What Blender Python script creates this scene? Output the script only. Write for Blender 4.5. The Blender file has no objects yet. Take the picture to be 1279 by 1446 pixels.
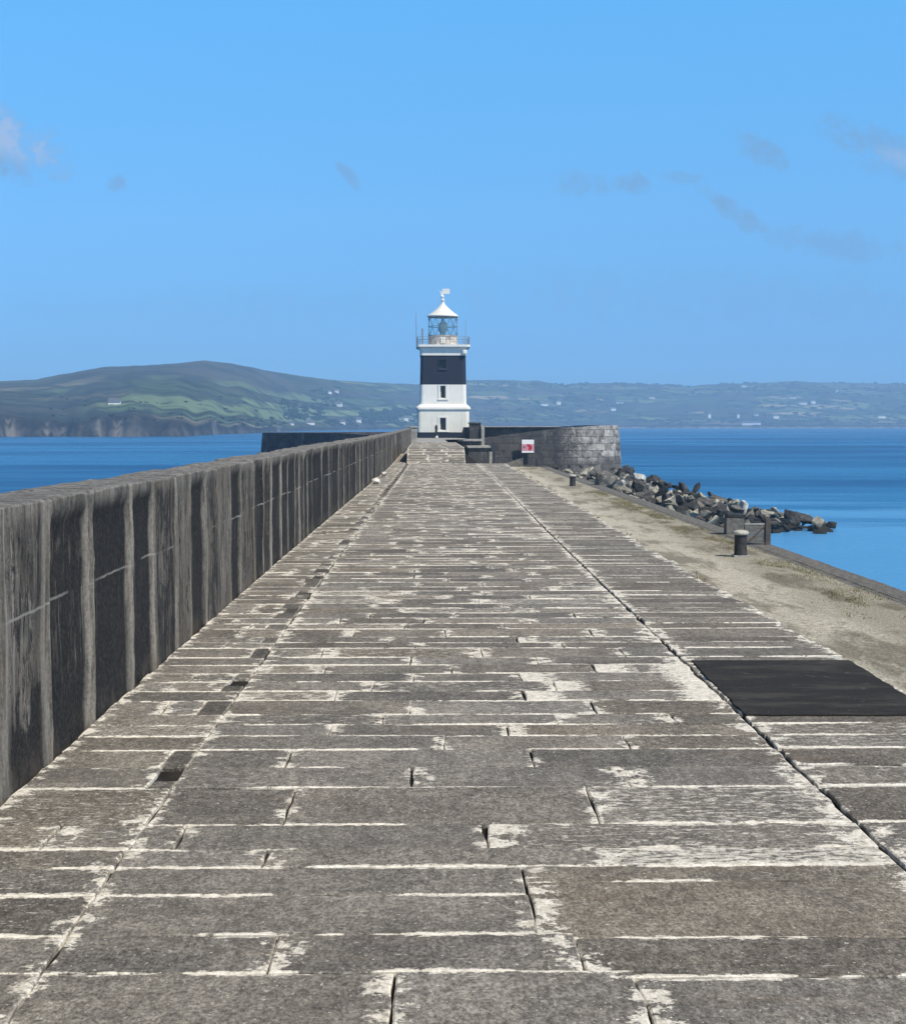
import bpy, bmesh, math, random
from mathutils import Vector, Matrix, noise as mnoise
R = math.radians
random.seed(11)
scene = bpy.context.scene
C = scene.collection
F, VX, VY, EYE = 2190.0, 603.0, 599.5, 1.6      # focal length (px of the 1279x1446 photo), vanishing point, eye height
QZ, WZ = -3.97, -7.0                             # quay level, water level

# ------------------------------------------------------------------ helpers
def setp(o, label=None, cat=None, group=None, kind=None):
    if label: o['label'] = label
    if cat: o['category'] = cat
    if group: o['group'] = group
    if kind: o['kind'] = kind
    return o

def obj(name, bm, mat=None, parent=None, smooth=False):
    me = bpy.data.meshes.new(name)
    bm.normal_update(); bm.to_mesh(me); bm.free()
    if smooth:
        for p in me.polygons: p.use_smooth = True
    o = bpy.data.objects.new(name, me); C.objects.link(o)
    for m in (mat if isinstance(mat, (list, tuple)) else [mat]):
        if m: me.materials.append(m)
    if parent: o.parent = parent
    return o

def thing(name, label, cat, loc=(0, 0, 0), rz=0, group=None):
    o = bpy.data.objects.new(name, None); C.objects.link(o)
    o.location = loc; o.rotation_euler = (0, 0, rz); o.empty_display_size = .3
    return setp(o, label, cat, group)

def box(bm, x0, x1, y0, y1, z0, z1, bev=0.0, jit=0.0, mi=0):
    vs = [bm.verts.new((x + random.uniform(-jit, jit), y + random.uniform(-jit, jit), z + random.uniform(-jit, jit)))
          for z in (z0, z1) for y in (y0, y1) for x in (x0, x1)]
    fs = [bm.faces.new([vs[i] for i in q]) for q in ((0, 2, 3, 1), (4, 5, 7, 6), (0, 1, 5, 4), (2, 6, 7, 3), (0, 4, 6, 2), (1, 3, 7, 5))]
    for f in fs: f.material_index = mi
    if bev:
        es = list({e for f in fs for e in f.edges})
        bmesh.ops.bevel(bm, geom=es, offset=bev, segments=2, affect='EDGES', profile=.6)
    return fs

def newbm(): return bmesh.new()

def tube(bm, pts, r, n=8):
    pts = [Vector(p) for p in pts]; rings = []
    for i, p in enumerate(pts):
        d = (pts[min(i + 1, len(pts) - 1)] - pts[max(i - 1, 0)]).normalized()
        a = d.orthogonal().normalized(); b = d.cross(a)
        rr = r[i] if isinstance(r, (list, tuple)) else r
        rings.append([bm.verts.new(p + (a * math.cos(2 * math.pi * k / n) + b * math.sin(2 * math.pi * k / n)) * rr) for k in range(n)])
    for q in range(len(rings) - 1):
        for k in range(n):
            bm.faces.new((rings[q][k], rings[q][(k + 1) % n], rings[q + 1][(k + 1) % n], rings[q + 1][k]))
    bm.faces.new(rings[0][::-1]); bm.faces.new(rings[-1])

def lathe(bm, prof, n=32, cx=0, cy=0):
    rings = []
    for (r, z) in prof:
        if r < 1e-4: rings.append([bm.verts.new((cx, cy, z))])
        else: rings.append([bm.verts.new((cx + r * math.cos(2 * math.pi * k / n), cy + r * math.sin(2 * math.pi * k / n), z)) for k in range(n)])
    for a, b in zip(rings, rings[1:]):
        for k in range(n):
            k2 = (k + 1) % n
            if len(a) == 1 and len(b) == 1: continue
            if len(a) == 1: bm.faces.new((a[0], b[k2], b[k]))
            elif len(b) == 1: bm.faces.new((a[k], a[k2], b[0]))
            else: bm.faces.new((a[k], a[k2], b[k2], b[k]))
    if len(rings[0]) > 1: bm.faces.new(rings[0][::-1])
    if len(rings[-1]) > 1: bm.faces.new(rings[-1])

def rsq(hw, rad, seg=5):                          # outline of a square with rounded corners
    pts = []
    for cx, cy, a0 in ((1, -1, -90), (1, 1, 0), (-1, 1, 90), (-1, -1, 180)):
        for k in range(seg + 1):
            a = R(a0 + 90 * k / seg)
            pts.append((cx * (hw - rad) + rad * math.cos(a), cy * (hw - rad) + rad * math.sin(a)))
    return pts

def loft(bm, secs, rad=.45, seg=5):                # secs: (half width, z)
    rings = [[bm.verts.new((x, y, z)) for x, y in rsq(hw, rad * (hw / 3.1), seg)] for hw, z in secs]
    n = len(rings[0])
    for a, b in zip(rings, rings[1:]):
        for k in range(n): bm.faces.new((a[k], a[(k + 1) % n], b[(k + 1) % n], b[k]))
    bm.faces.new(rings[0][::-1]); bm.faces.new(rings[-1])

def cut(o, boxes):                                # carve openings (evaluated boolean, no operators)
    bm = newbm()
    for b in boxes: box(bm, *b)
    c = obj('cutter', bm)
    c.parent = o.parent
    md = o.modifiers.new('cut', 'BOOLEAN'); md.object = c; md.operation = 'DIFFERENCE'; md.solver = 'EXACT'
    bpy.context.view_layer.update()
    dg = bpy.context.evaluated_depsgraph_get()
    me = bpy.data.meshes.new_from_object(o.evaluated_get(dg))
    o.modifiers.clear(); old = o.data; o.data = me
    bpy.data.objects.remove(c, do_unlink=True)

def sstep(a, b, x):
    t = max(0, min(1, (x - a) / (b - a))); return t * t * (3 - 2 * t)
def cur(y): return .38 * sstep(4, 66, y)          # the breakwater bends slightly to the right
def lerp(tab, x):
    if x <= tab[0][0]: return tab[0][1]
    for (a, va), (b, vb) in zip(tab, tab[1:]):
        if x <= b: return va + (vb - va) * (x - a) / (b - a)
    return tab[-1][1]

# ------------------------------------------------------------------ node materials
class NT:
    def __init__(s, name):
        s.m = bpy.data.materials.new(name); s.m.use_nodes = True
        s.t = s.m.node_tree; s.t.nodes.clear()
        s.out = s.n('ShaderNodeOutputMaterial'); s.b = s.n('ShaderNodeBsdfPrincipled')
        s.l(s.b.outputs[0], s.out.inputs[0])
    def n(s, ty, **kw):
        nd = s.t.nodes.new(ty)
        for k, v in kw.items(): setattr(nd, k, v)
        return nd
    def l(s, a, b): s.t.links.new(a, b)
    def put(s, sock, v):
        if isinstance(v, bpy.types.NodeSocket): s.l(v, sock)
        elif isinstance(v, (tuple, list)) and len(v) == 3 and sock.type == 'RGBA': sock.default_value = (*v, 1)
        else: sock.default_value = v
    def math(s, op, a, b=0.0, c=None, clamp=False):
        nd = s.n('ShaderNodeMath', operation=op, use_clamp=clamp)
        s.put(nd.inputs[0], a); s.put(nd.inputs[1], b)
        if c is not None: s.put(nd.inputs[2], c)
        return nd.outputs[0]
    def mix(s, f, a, b, mode='MIX'):
        nd = s.n('ShaderNodeMix', data_type='RGBA', blend_type=mode)
        s.put(nd.inputs[0], f); s.put(nd.inputs[6], a); s.put(nd.inputs[7], b)
        return nd.outputs[2]
    def ramp(s, v, lo, hi):                       # smoothstep lo..hi -> 0..1
        nd = s.n('ShaderNodeMapRange', interpolation_type='SMOOTHSTEP')
        s.put(nd.inputs[0], v); s.put(nd.inputs[1], lo); s.put(nd.inputs[2], hi)
        return nd.outputs[0]
    def pos(s, sc=(1, 1, 1), loc=(0, 0, 0)):
        if not hasattr(s, '_tc'): s._tc = s.n('ShaderNodeTexCoord')
        nd = s.n('ShaderNodeMapping'); s.l(s._tc.outputs['Object'], nd.inputs[0])
        nd.inputs['Scale'].default_value = sc; nd.inputs['Location'].default_value = loc
        return nd.outputs[0]
    def noise(s, vec, scale=1.0, det=6, rough=.6, dist=0.0):
        nd = s.n('ShaderNodeTexNoise'); s.l(vec, nd.inputs['Vector'])
        nd.inputs['Scale'].default_value = scale; nd.inputs['Detail'].default_value = det
        nd.inputs['Roughness'].default_value = rough; nd.inputs['Distortion'].default_value = dist
        return nd.outputs[0]
    def attr(s, name):
        nd = s.n('ShaderNodeAttribute', attribute_name=name); return nd
    def bump(s, h, st=.4, d=.02):
        nd = s.n('ShaderNodeBump'); nd.inputs['Strength'].default_value = st; nd.inputs['Distance'].default_value = d
        s.l(h, nd.inputs['Height']); s.l(nd.outputs[0], s.b.inputs['Normal'])
    def fin(s, col, rough=.9, spec=.25):
        s.put(s.b.inputs['Base Color'], col); s.put(s.b.inputs['Roughness'], rough)
        s.b.inputs['Specular IOR Level'].default_value = spec
        return s.m

def simple(name, col, var=.25, scale=3.0, rough=.8, spec=.3, bump=.2, metallic=0.0):
    t = NT(name); p = t.pos()
    a = t.noise(p, scale, 8, .65)
    dark = tuple(c * (1 - var) for c in col); lite = tuple(min(1, c * (1 + var)) for c in col)
    if bump: t.bump(t.noise(p, scale * 9, 4), bump, .01)
    t.b.inputs['Metallic'].default_value = metallic
    return t.fin(t.mix(t.ramp(a, .3, .7), dark, lite), rough, spec)

def mat_paving():
    t = NT('weathered_paving'); p = t.pos()
    uv1 = t.n('ShaderNodeUVMap', uv_map='span'); uv2 = t.n('ShaderNodeUVMap', uv_map='depth')
    s1 = t.n('ShaderNodeSeparateXYZ'); t.l(uv1.outputs[0], s1.inputs[0])
    s2 = t.n('ShaderNodeSeparateXYZ'); t.l(uv2.outputs[0], s2.inputs[0])
    ds = t.math('MINIMUM', s1.outputs[0], s1.outputs[1]); dl = t.math('MINIMUM', s2.outputs[0], s2.outputs[1])
    at = t.attr('tint'); sc = t.n('ShaderNodeSeparateColor'); t.l(at.outputs['Color'], sc.inputs[0])
    hue, bri, lic = sc.outputs
    # stone body: grey to brown per stone, mottled
    base = t.mix(hue, (.200, .194, .184), (.216, .195, .166))
    blot = t.noise(t.pos((1, .7, 1)), 2.6, 8, .7)
    base = t.mix(t.ramp(blot, .36, .66), t.mix(1, base, (.74, .73, .72), 'MULTIPLY'), t.mix(.35, base, (.27, .245, .21)))
    grain = t.noise(t.pos((1, .6, 1)), 75, 7, .8)
    grain2 = t.noise(t.pos((1, .6, 1), (3, 3, 0)), 22, 8, .78)
    base = t.mix(t.ramp(grain, .36, .64), t.mix(1, base, (.50, .49, .48), 'MULTIPLY'), t.mix(1, base, (1.52, 1.49, 1.44), 'MULTIPLY'))
    base = t.mix(t.ramp(grain2, .40, .62), t.mix(1, base, (.68, .67, .66), 'MULTIPLY'), t.mix(1, base, (1.22, 1.21, 1.19), 'MULTIPLY'))
    scal = t.n('ShaderNodeCombineColor')
    b2 = t.math('MULTIPLY_ADD', bri, .56, .78)
    for i in range(3): t.l(b2, scal.inputs[i])
    base = t.mix(1, base, scal.outputs[0], 'MULTIPLY')
    dk = t.math('MULTIPLY', t.ramp(t.noise(p, .8, 8, .75), .50, .68), .6)
    base = t.mix(dk, base, (.080, .073, .066))
    rust = t.math('MULTIPLY', t.ramp(t.noise(t.pos((.5, 1.6, 1), (7, 3, 0)), 1.3, 6, .7), .54, .74), .38)
    base = t.mix(rust, base, (.205, .150, .098))
    # lichen: thin bright lines along the transverse joints, crusty blotches at the ends, scattered specks
    boost = at.outputs['Alpha']
    n_low = t.noise(t.pos((.9, 2.6, 1), (3, 1, 0)), 1.9, 5, .6)
    n_mid = t.noise(t.pos((1, 1, 1), (1, 9, 0)), 7, 8, .72)
    n_fine = t.noise(t.pos((.8, 1.1, 1)), 26, 7, .75)
    w = t.math('MULTIPLY', t.ramp(n_low, .43, .53), t.math('MULTIPLY', t.ramp(n_fine, .22, .66), .044))
    w = t.math('MULTIPLY', w, t.math('MULTIPLY_ADD', lic, 1.0, .50))
    brk = t.noise(t.pos((.9, 1.4, 1), (8, 8, 0)), 7.5, 8, .75)
    w = t.math('MULTIPLY', w, t.math('MULTIPLY_ADD', t.ramp(brk, .38, .47), .68, .32))
    crumb = t.noise(t.pos((.8, 1.1, 1), (1, 5, 0)), 30, 8, .8)
    m1 = t.ramp(t.math('SUBTRACT', w, dl), -.003, .006)
    w2 = t.math('MULTIPLY', t.ramp(n_mid, t.math('MULTIPLY_ADD', boost, -.10, .475), t.math('MULTIPLY_ADD', boost, -.10, .575)), t.math('MULTIPLY', t.math('ADD', t.math('MULTIPLY_ADD', lic, .13, .048), t.math('MULTIPLY', boost, .11)), t.ramp(n_fine, .22, .60)))
    m2 = t.math('MULTIPLY', t.ramp(t.math('SUBTRACT', w2, ds), -.014, .020), t.math('MULTIPLY_ADD', t.ramp(crumb, .37, .47), .75, .25))
    crust = t.noise(t.pos((.6, 1.3, 1), (5, 5, 0)), 24, 10, .80, .3)
    m3 = t.math('MULTIPLY', t.ramp(crust, t.math('MULTIPLY_ADD', lic, -.22, .66), t.math('MULTIPLY_ADD', lic, -.22, .74)), .85)
    spk = t.noise(t.pos((1, .8, 1), (2, 8, 0)), 58, 6, .7)
    m3 = t.math('MAXIMUM', m3, t.math('MULTIPLY', t.ramp(spk, .60, .66), .8))
    dash = t.noise(t.pos((.30, 2.2, 1), (4, 6, 0)), 19, 8, .72)
    m3 = t.math('MAXIMUM', m3, t.math('MULTIPLY', t.ramp(dash, t.math('MULTIPLY_ADD', lic, -.10, .665), t.math('MULTIPLY_ADD', lic, -.10, .70)), .9))
    m = t.math('MAXIMUM', t.math('MAXIMUM', m1, m2), m3, clamp=True)
    lcol = t.mix(t.ramp(grain2, .36, .62), (.62, .57, .47), (.90, .84, .74))
    col = t.mix(t.math('MULTIPLY', m, t.math('MULTIPLY_ADD', t.ramp(grain, .35, .55), .35, .62)), base, lcol)
    pits = t.ramp(t.noise(t.pos((.8, 1, 1), (6, 1, 0)), 40, 7, .75), .345, .30)
    col = t.mix(t.math('MULTIPLY', pits, .7), col, (.045, .041, .038))
    h = t.math('ADD', t.math('MULTIPLY', grain2, .8), t.math('ADD', t.math('MULTIPLY', grain, .4), t.math('MULTIPLY', m, .35)))
    t.bump(h, .6, .012)
    return t.fin(col, .92, .2)

def mat_parapet():
    t = NT('streaked_concrete')
    uv1 = t.n('ShaderNodeUVMap', uv_map='span'); s1 = t.n('ShaderNodeSeparateXYZ'); t.l(uv1.outputs[0], s1.inputs[0])
    uv2 = t.n('ShaderNodeUVMap', uv_map='depth'); s2 = t.n('ShaderNodeSeparateXYZ'); t.l(uv2.outputs[0], s2.inputs[0])
    ds = t.math('MINIMUM', s1.outputs[0], s1.outputs[1])      # metres to the nearer upright joint
    at = t.attr('tint'); sc = t.n('ShaderNodeSeparateColor'); t.l(at.outputs['Color'], sc.inputs[0])
    dark, bri, strip = sc.outputs
    p = t.pos(); geo = t.n('ShaderNodeNewGeometry'); sn = t.n('ShaderNodeSeparateXYZ'); t.l(geo.outputs['Normal'], sn.inputs[0])
    sp = t.n('ShaderNodeSeparateXYZ'); t.l(geo.outputs['Position'], sp.inputs[0])
    up = t.ramp(sn.outputs[2], .4, .8)
    streak = t.noise(t.pos((3.0, 3.0, .42)), 2.6, 9, .74, .3)
    streak2 = t.noise(t.pos((8, 8, .40), (2, 4, 1)), 2.6, 7, .70, .2); streak3 = t.noise(t.pos((5.0, 5.0, .55), (9, 1, 4)), 2.4, 9, .76, .3)
    mott = t.noise(t.pos((1, 1, .5)), 12, 11, .80, .6)
    fine_ = t.noise(t.pos((1, 1, .8), (3, 3, 1)), 46, 8, .8)
    soft = t.noise(t.pos((1, 1, .55), (4, 4, 4)), 2.4, 8, .72)
    v0 = t.math('ADD', t.math('MULTIPLY', streak, .30), t.math('ADD', t.math('MULTIPLY', soft, .30), t.math('MULTIPLY', mott, .40)))
    base = t.mix(t.ramp(v0, .43, .57), (.070, .063, .056), (.245, .222, .192))
    base = t.mix(t.ramp(t.noise(p, 1.1, 7, .7), .45, .65), base, t.mix(.6, base, (.185, .150, .112)))
    base = t.mix(t.ramp(fine_, .38, .62), t.mix(1, base, (.68, .67, .66), 'MULTIPLY'), t.mix(1, base, (1.28, 1.26, 1.22), 'MULTIPLY'))
    area = t.ramp(t.noise(t.pos((1, 1, .5), (8, 2, 0)), 1.0, 5, .65), .42, .58)
    pale = t.math('MULTIPLY', t.math('MULTIPLY', t.ramp(streak2, .56, .63), t.math('SUBTRACT', 1.0, area)), .8)
    base = t.mix(pale, base, (.36, .33, .285))
    # black growth: speckled, thick in the dark panels, thin over the leached joints
    v = t.math('ADD', t.math('MULTIPLY', mott, .46), t.math('ADD', t.math('MULTIPLY', streak3, .36), t.math('MULTIPLY', fine_, .18)))
    ds = t.math('ADD', ds, t.math('MULTIPLY', t.math('SUBTRACT', mott, .5), .16))
    edge = t.ramp(ds, t.math('MULTIPLY', strip, .05), t.math('MULTIPLY_ADD', strip, .11, .05))
    edge = t.math('MULTIPLY', edge, t.math('MULTIPLY_ADD', t.ramp(t.math('ADD', sp.outputs[2], t.math('MULTIPLY', soft, .16)), 1.32, 1.20), .8, .2))
    low = t.math('MULTIPLY', t.ramp(t.math('ADD', sp.outputs[2], t.math('MULTIPLY', t.math('SUBTRACT', soft, .5), 1.0)), .66, .10), t.ramp(sp.outputs[1], 11.0, 7.5))
    dk = t.math('MAXIMUM', dark, t.math('MULTIPLY', low, .98))
    thr = t.math("MULTIPLY_ADD", dk, -.235, .610)
    blk = t.ramp(v, t.math('SUBTRACT', thr, .022), t.math('ADD', thr, .022))
    blk = t.math('MULTIPLY', blk, t.math('MULTIPLY_ADD', edge, .90, .10))
    col = t.mix(t.math('MULTIPLY', blk, .95), base, t.mix(t.ramp(fine_, .40, .66), (.007, .008, .011), (.048, .045, .042)))
    # pale runs at the upright joints
    ed2 = t.math('MULTIPLY', t.math('SUBTRACT', 1.0, edge), t.math('MULTIPLY_ADD', t.ramp(streak, .38, .6), .7, .15))
    col = t.mix(t.math('MULTIPLY', t.math('MULTIPLY', ed2, strip), t.math('MULTIPLY_ADD', t.ramp(fine_, .35, .6), .45, .4)), col, (.40, .365, .31))
    # bed joint leaching
    bed = t.math('MULTIPLY', t.ramp(t.math('ABSOLUTE', t.math('ADD', s2.outputs[1], t.math('MULTIPLY', t.math('SUBTRACT', mott, .5), .02))), .010, .003), t.ramp(t.noise(t.pos((1, 1, .2), (3, 0, 0)), .8, 5, .6), .46, .56))
    drip = t.math('MULTIPLY', t.math('MULTIPLY', t.ramp(s2.outputs[1], .5, .02), t.math('GREATER_THAN', s2.outputs[1], 0.0)), t.ramp(t.noise(t.pos((8, 8, .15), (1, 2, 3)), 3.1, 3), .60, .68))
    col = t.mix(t.math('MULTIPLY', t.math('MAXIMUM', bed, t.math('MULTIPLY', drip, .6)), .75), col, (.36, .335, .295))
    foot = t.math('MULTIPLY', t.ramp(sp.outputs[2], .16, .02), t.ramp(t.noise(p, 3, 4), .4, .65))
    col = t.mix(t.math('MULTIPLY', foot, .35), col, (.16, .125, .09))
    topc = t.mix(t.ramp(mott, .4, .62), (.10, .095, .088), (.30, .285, .26))
    col = t.mix(up, col, topc)
    t.bump(t.math('ADD', t.math('MULTIPLY', mott, .8), t.math('MULTIPLY', fine_, .5)), .8, .025)
    return t.fin(col, .93, .2)

def mat_masonry(name, c1, c2, stain, bw=1.15, bh=.78, stain_lo=.45, darken_left=False):
    t = NT(name)
    uv = t.n('ShaderNodeUVMap', uv_map='wall')
    br = t.n('ShaderNodeTexBrick'); t.l(uv.outputs[0], br.inputs['Vector'])
    br.inputs['Color1'].default_value = (*c1, 1); br.inputs['Color2'].default_value = (*c2, 1); br.inputs['Mortar'].default_value = (.11, .104, .098, 1)
    br.inputs['Scale'].default_value = 1; br.inputs['Brick Width'].default_value = bw; br.inputs['Row Height'].default_value = bh
    br.inputs['Mortar Size'].default_value = .035; br.inputs['Mortar Smooth'].default_value = .4
    p = t.pos()
    a = t.noise(p, .35, 6, .65); b = t.noise(p, 2.6, 7, .7)
    col = t.mix(t.ramp(b, .35, .68), t.mix(1, br.outputs[0], (.6, .6, .6), 'MULTIPLY'), br.outputs[0])
    col = t.mix(t.math('MULTIPLY', t.ramp(a, stain_lo, stain_lo + .2), .8), col, stain)
    if darken_left:  # wall darker left of the rounded end and towards the foot, ragged border
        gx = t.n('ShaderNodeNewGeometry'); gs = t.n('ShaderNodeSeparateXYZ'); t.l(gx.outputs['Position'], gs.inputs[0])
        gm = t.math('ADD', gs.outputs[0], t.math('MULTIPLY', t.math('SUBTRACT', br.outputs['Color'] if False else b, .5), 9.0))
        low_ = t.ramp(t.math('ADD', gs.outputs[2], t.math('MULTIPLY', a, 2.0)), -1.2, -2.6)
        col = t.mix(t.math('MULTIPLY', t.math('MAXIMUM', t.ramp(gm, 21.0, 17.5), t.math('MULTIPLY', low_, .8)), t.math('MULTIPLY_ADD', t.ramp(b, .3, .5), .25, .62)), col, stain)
    col = t.mix(t.math('MULTIPLY', t.ramp(t.noise(t.pos((1, 1, 1.3), (5, 1, 2)), .8, 9, .78), .50, .58), .7), col, stain)
    wn = t.ramp(t.noise(t.pos((1, 1, .25)), 1.1, 5, .7), .58, .7)
    col = t.mix(t.math('MULTIPLY', wn, .4), col, (.34, .33, .31))
    t.bump(t.math('ADD', t.math('MULTIPLY', br.outputs['Fac'], -.8), b), .6, .06)
    return t.fin(col, .92, .2)

def mat_rock(name, c1, c2, c3):
    t = NT(name); p = t.pos()
    oi = t.n('ShaderNodeObjectInfo'); rnd = oi.outputs['Random']
    a = t.noise(p, .9, 7, .7); b = t.noise(p, 5, 7, .75)
    col = t.mix(t.ramp(a, .36, .64), c1, c2)
    col = t.mix(t.ramp(b, .52, .64), col, c3)
    col = t.mix(t.ramp(t.noise(p, 14, 8, .8), .40, .60), t.mix(1, col, (.55, .55, .55), 'MULTIPLY'), t.mix(1, col, (1.25, 1.24, 1.2), 'MULTIPLY'))
    sc = t.n('ShaderNodeCombineColor'); f = t.math('MULTIPLY_ADD', rnd, .7, .65)
    for i in range(3): t.l(f, sc.inputs[i])
    col = t.mix(1, col, sc.outputs[0], 'MULTIPLY')
    geo = t.n('ShaderNodeNewGeometry'); sp = t.n('ShaderNodeSeparateXYZ'); t.l(geo.outputs['Position'], sp.inputs[0])
    tide = t.ramp(t.math('ADD', sp.outputs[2], t.math('MULTIPLY', a, .5)), WZ + 1.05, WZ + .55)
    col = t.mix(t.math('MULTIPLY', tide, .85), col, (.022, .022, .018))
    t.bump(t.math('ADD', a, t.math('MULTIPLY', b, .5)), .8, .12)
    return t.fin(col, .85, .3)

def mat_quay():
    t = NT('quay_ground'); p = t.pos()
    geo = t.n('ShaderNodeNewGeometry'); sp = t.n('ShaderNodeSeparateXYZ'); t.l(geo.outputs['Position'], sp.inputs[0])
    X = sp.outputs[0]
    a = t.noise(t.pos((.55, .12, 1)), 1.0, 7, .65); b = t.noise(p, 3.5, 8, .75); c = t.noise(t.pos((1, .22, 1), (4, 2, 0)), .55, 6, .7)
    col = t.mix(t.ramp(b, .34, .66), (.38, .352, .285), (.64, .595, .49))
    col = t.mix(t.math('MULTIPLY', t.ramp(a, .48, .60), .8), col, (.20, .175, .135))
    col = t.mix(t.math('MULTIPLY', t.ramp(c, .56, .68), .65), col, (.42, .40, .34))
    # green and brown turf towards the water side, then bare concrete edge
    wob = t.math('ADD', X, t.math('MULTIPLY', t.math('SUBTRACT', c, .5), 2.6))
    g = t.math('MULTIPLY', t.ramp(wob, 11.2, 13.0), t.ramp(b, .34, .54))
    col = t.mix(t.math('MULTIPLY', g, .42), col, t.mix(t.ramp(c, .4, .6), (.085, .085, .035), (.135, .105, .065)))
    g2 = t.math('MULTIPLY', t.ramp(wob, 5.4, 4.0), t.ramp(b, .4, .6))
    col = t.mix(t.math('MULTIPLY', g2, .6), col, (.12, .11, .06))
    e = t.ramp(t.math('ADD', X, t.math('MULTIPLY', t.math('SUBTRACT', b, .5), .7)), 14.6, 14.75)
    col = t.mix(e, col, t.mix(t.ramp(b, .4, .6), (.125, .118, .108), (.215, .205, .19)))
    f1 = t.noise(t.pos((1, .5, 1), (2, 2, 0)), 14, 9, .8); f2 = t.noise(t.pos((1, .6, 1)), 5, 8, .75)
    col = t.mix(t.ramp(f1, .38, .62), t.mix(1, col, (.66, .65, .63), 'MULTIPLY'), t.mix(1, col, (1.25, 1.24, 1.22), 'MULTIPLY'))
    col = t.mix(t.math('MULTIPLY', t.ramp(f2, .56, .68), .4), col, (.17, .15, .115))
    t.bump(t.math('ADD', b, f1), .9, .06)
    return t.fin(col, .95, .1)

def mat_sea():
    t = NT('sea_water'); p = t.pos()
    big = t.noise(t.pos((.004, .014, 1)), 1.0, 4, .55, .4)
    mid = t.noise(t.pos((.02, .07, 1)), 1.0, 4, .6)
    fine = t.noise(t.pos((.5, 1.1, 1)), .8, 5, .65)
    k = t.math('ADD', t.math('MULTIPLY', big, .55), t.math('ADD', t.math('MULTIPLY', mid, .30), t.math('MULTIPLY', t.noise(t.pos((.12, .35, 1)), 1.0, 6, .7), .15)))
    col = t.mix(t.ramp(k, .40, .60), (.000, .055, .175), (.003, .120, .300))
    geo = t.n('ShaderNodeNewGeometry'); sp = t.n('ShaderNodeSeparateXYZ'); t.l(geo.outputs['Position'], sp.inputs[0])
    yy = t.math('ADD', sp.outputs[1], t.math('MULTIPLY', t.math('SUBTRACT', mid, .5), 260.0))
    calm_sheen = t.math('MULTIPLY', t.ramp(yy, 190, 120), t.ramp(sp.outputs[0], 0, 10))
    col = t.mix(calm_sheen, col, (.075, .27, .52))          # paler reflection off smooth sheltered water, put into the base colour
    t.bump(t.math('ADD', fine, t.math('MULTIPLY', mid, .6)), .55, .35)
    t.b.inputs['IOR'].default_value = 1.33
    return t.fin(col, t.math('MULTIPLY_ADD', t.ramp(k, .4, .6), -.08, .34), .12)

def mat_hill():
    t = NT('hill_fields')
    at = t.attr('zone'); sc = t.n('ShaderNodeSeparateColor'); t.l(at.outputs['Color'], sc.inputs[0])
    heath, cliff, shore = sc.outputs
    fu = t.n('ShaderNodeUVMap', uv_map='field'); pv = fu.outputs[0]
    dis = t.n('ShaderNodeVectorMath', operation='MULTIPLY_ADD')
    nz = t.n('ShaderNodeTexNoise'); t.l(pv, nz.inputs['Vector']); nz.inputs['Scale'].default_value = 1.1
    t.l(nz.outputs['Color'], dis.inputs[0]); dis.inputs[1].default_value = (.28, .18, 0); t.l(pv, dis.inputs[2])
    vo = t.n('ShaderNodeTexVoronoi', feature='F1'); t.l(dis.outputs[0], vo.inputs['Vector']); vo.inputs['Scale'].default_value = 1.0
    ve = t.n('ShaderNodeTexVoronoi', feature='DISTANCE_TO_EDGE'); t.l(dis.outputs[0], ve.inputs['Vector']); ve.inputs['Scale'].default_value = 1.0
    s = t.n('ShaderNodeSeparateColor'); t.l(vo.outputs['Color'], s.inputs[0])
    f = t.mix(t.ramp(s.outputs[0], .1, .8), (.068, .105, .058), (.155, .205, .100))
    f = t.mix(t.ramp(s.outputs[1], .74, .82), f, (.30, .28, .17))
    f = t.mix(t.ramp(s.outputs[2], .70, .78), f, (.065, .070, .038))
    n1 = t.noise(t.pos((.02, .02, .02)), 1.0, 7, .65)
    f = t.mix(t.math('MULTIPLY', t.ramp(n1, .50, .58), .85), f, (.016, .026, .014))
    hed = t.ramp(ve.outputs[0], .10, .05)
    f = t.mix(t.math('MULTIPLY', hed, .7), f, (.012, .020, .010))
    n2 = t.noise(t.pos((.006, .006, .01)), 1.0, 7, .68)
    hcol = t.mix(t.ramp(n2, .42, .58), (.026, .031, .031), (.070, .068, .062))
    f = t.mix(heath, f, hcol)
    n3 = t.noise(t.pos((.05, .05, .012)), 1.0, 6, .7)
    ccol = t.mix(t.ramp(n3, .46, .70), (.018, .019, .020), (.055, .054, .053))
    f = t.mix(cliff, f, ccol)
    f = t.mix(t.math('MULTIPLY', shore, t.ramp(n3, .40, .55)), f, (.30, .28, .25))
    t.bump(n1, .6, 4.0)
    return t.fin(f, .95, .05)

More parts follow.
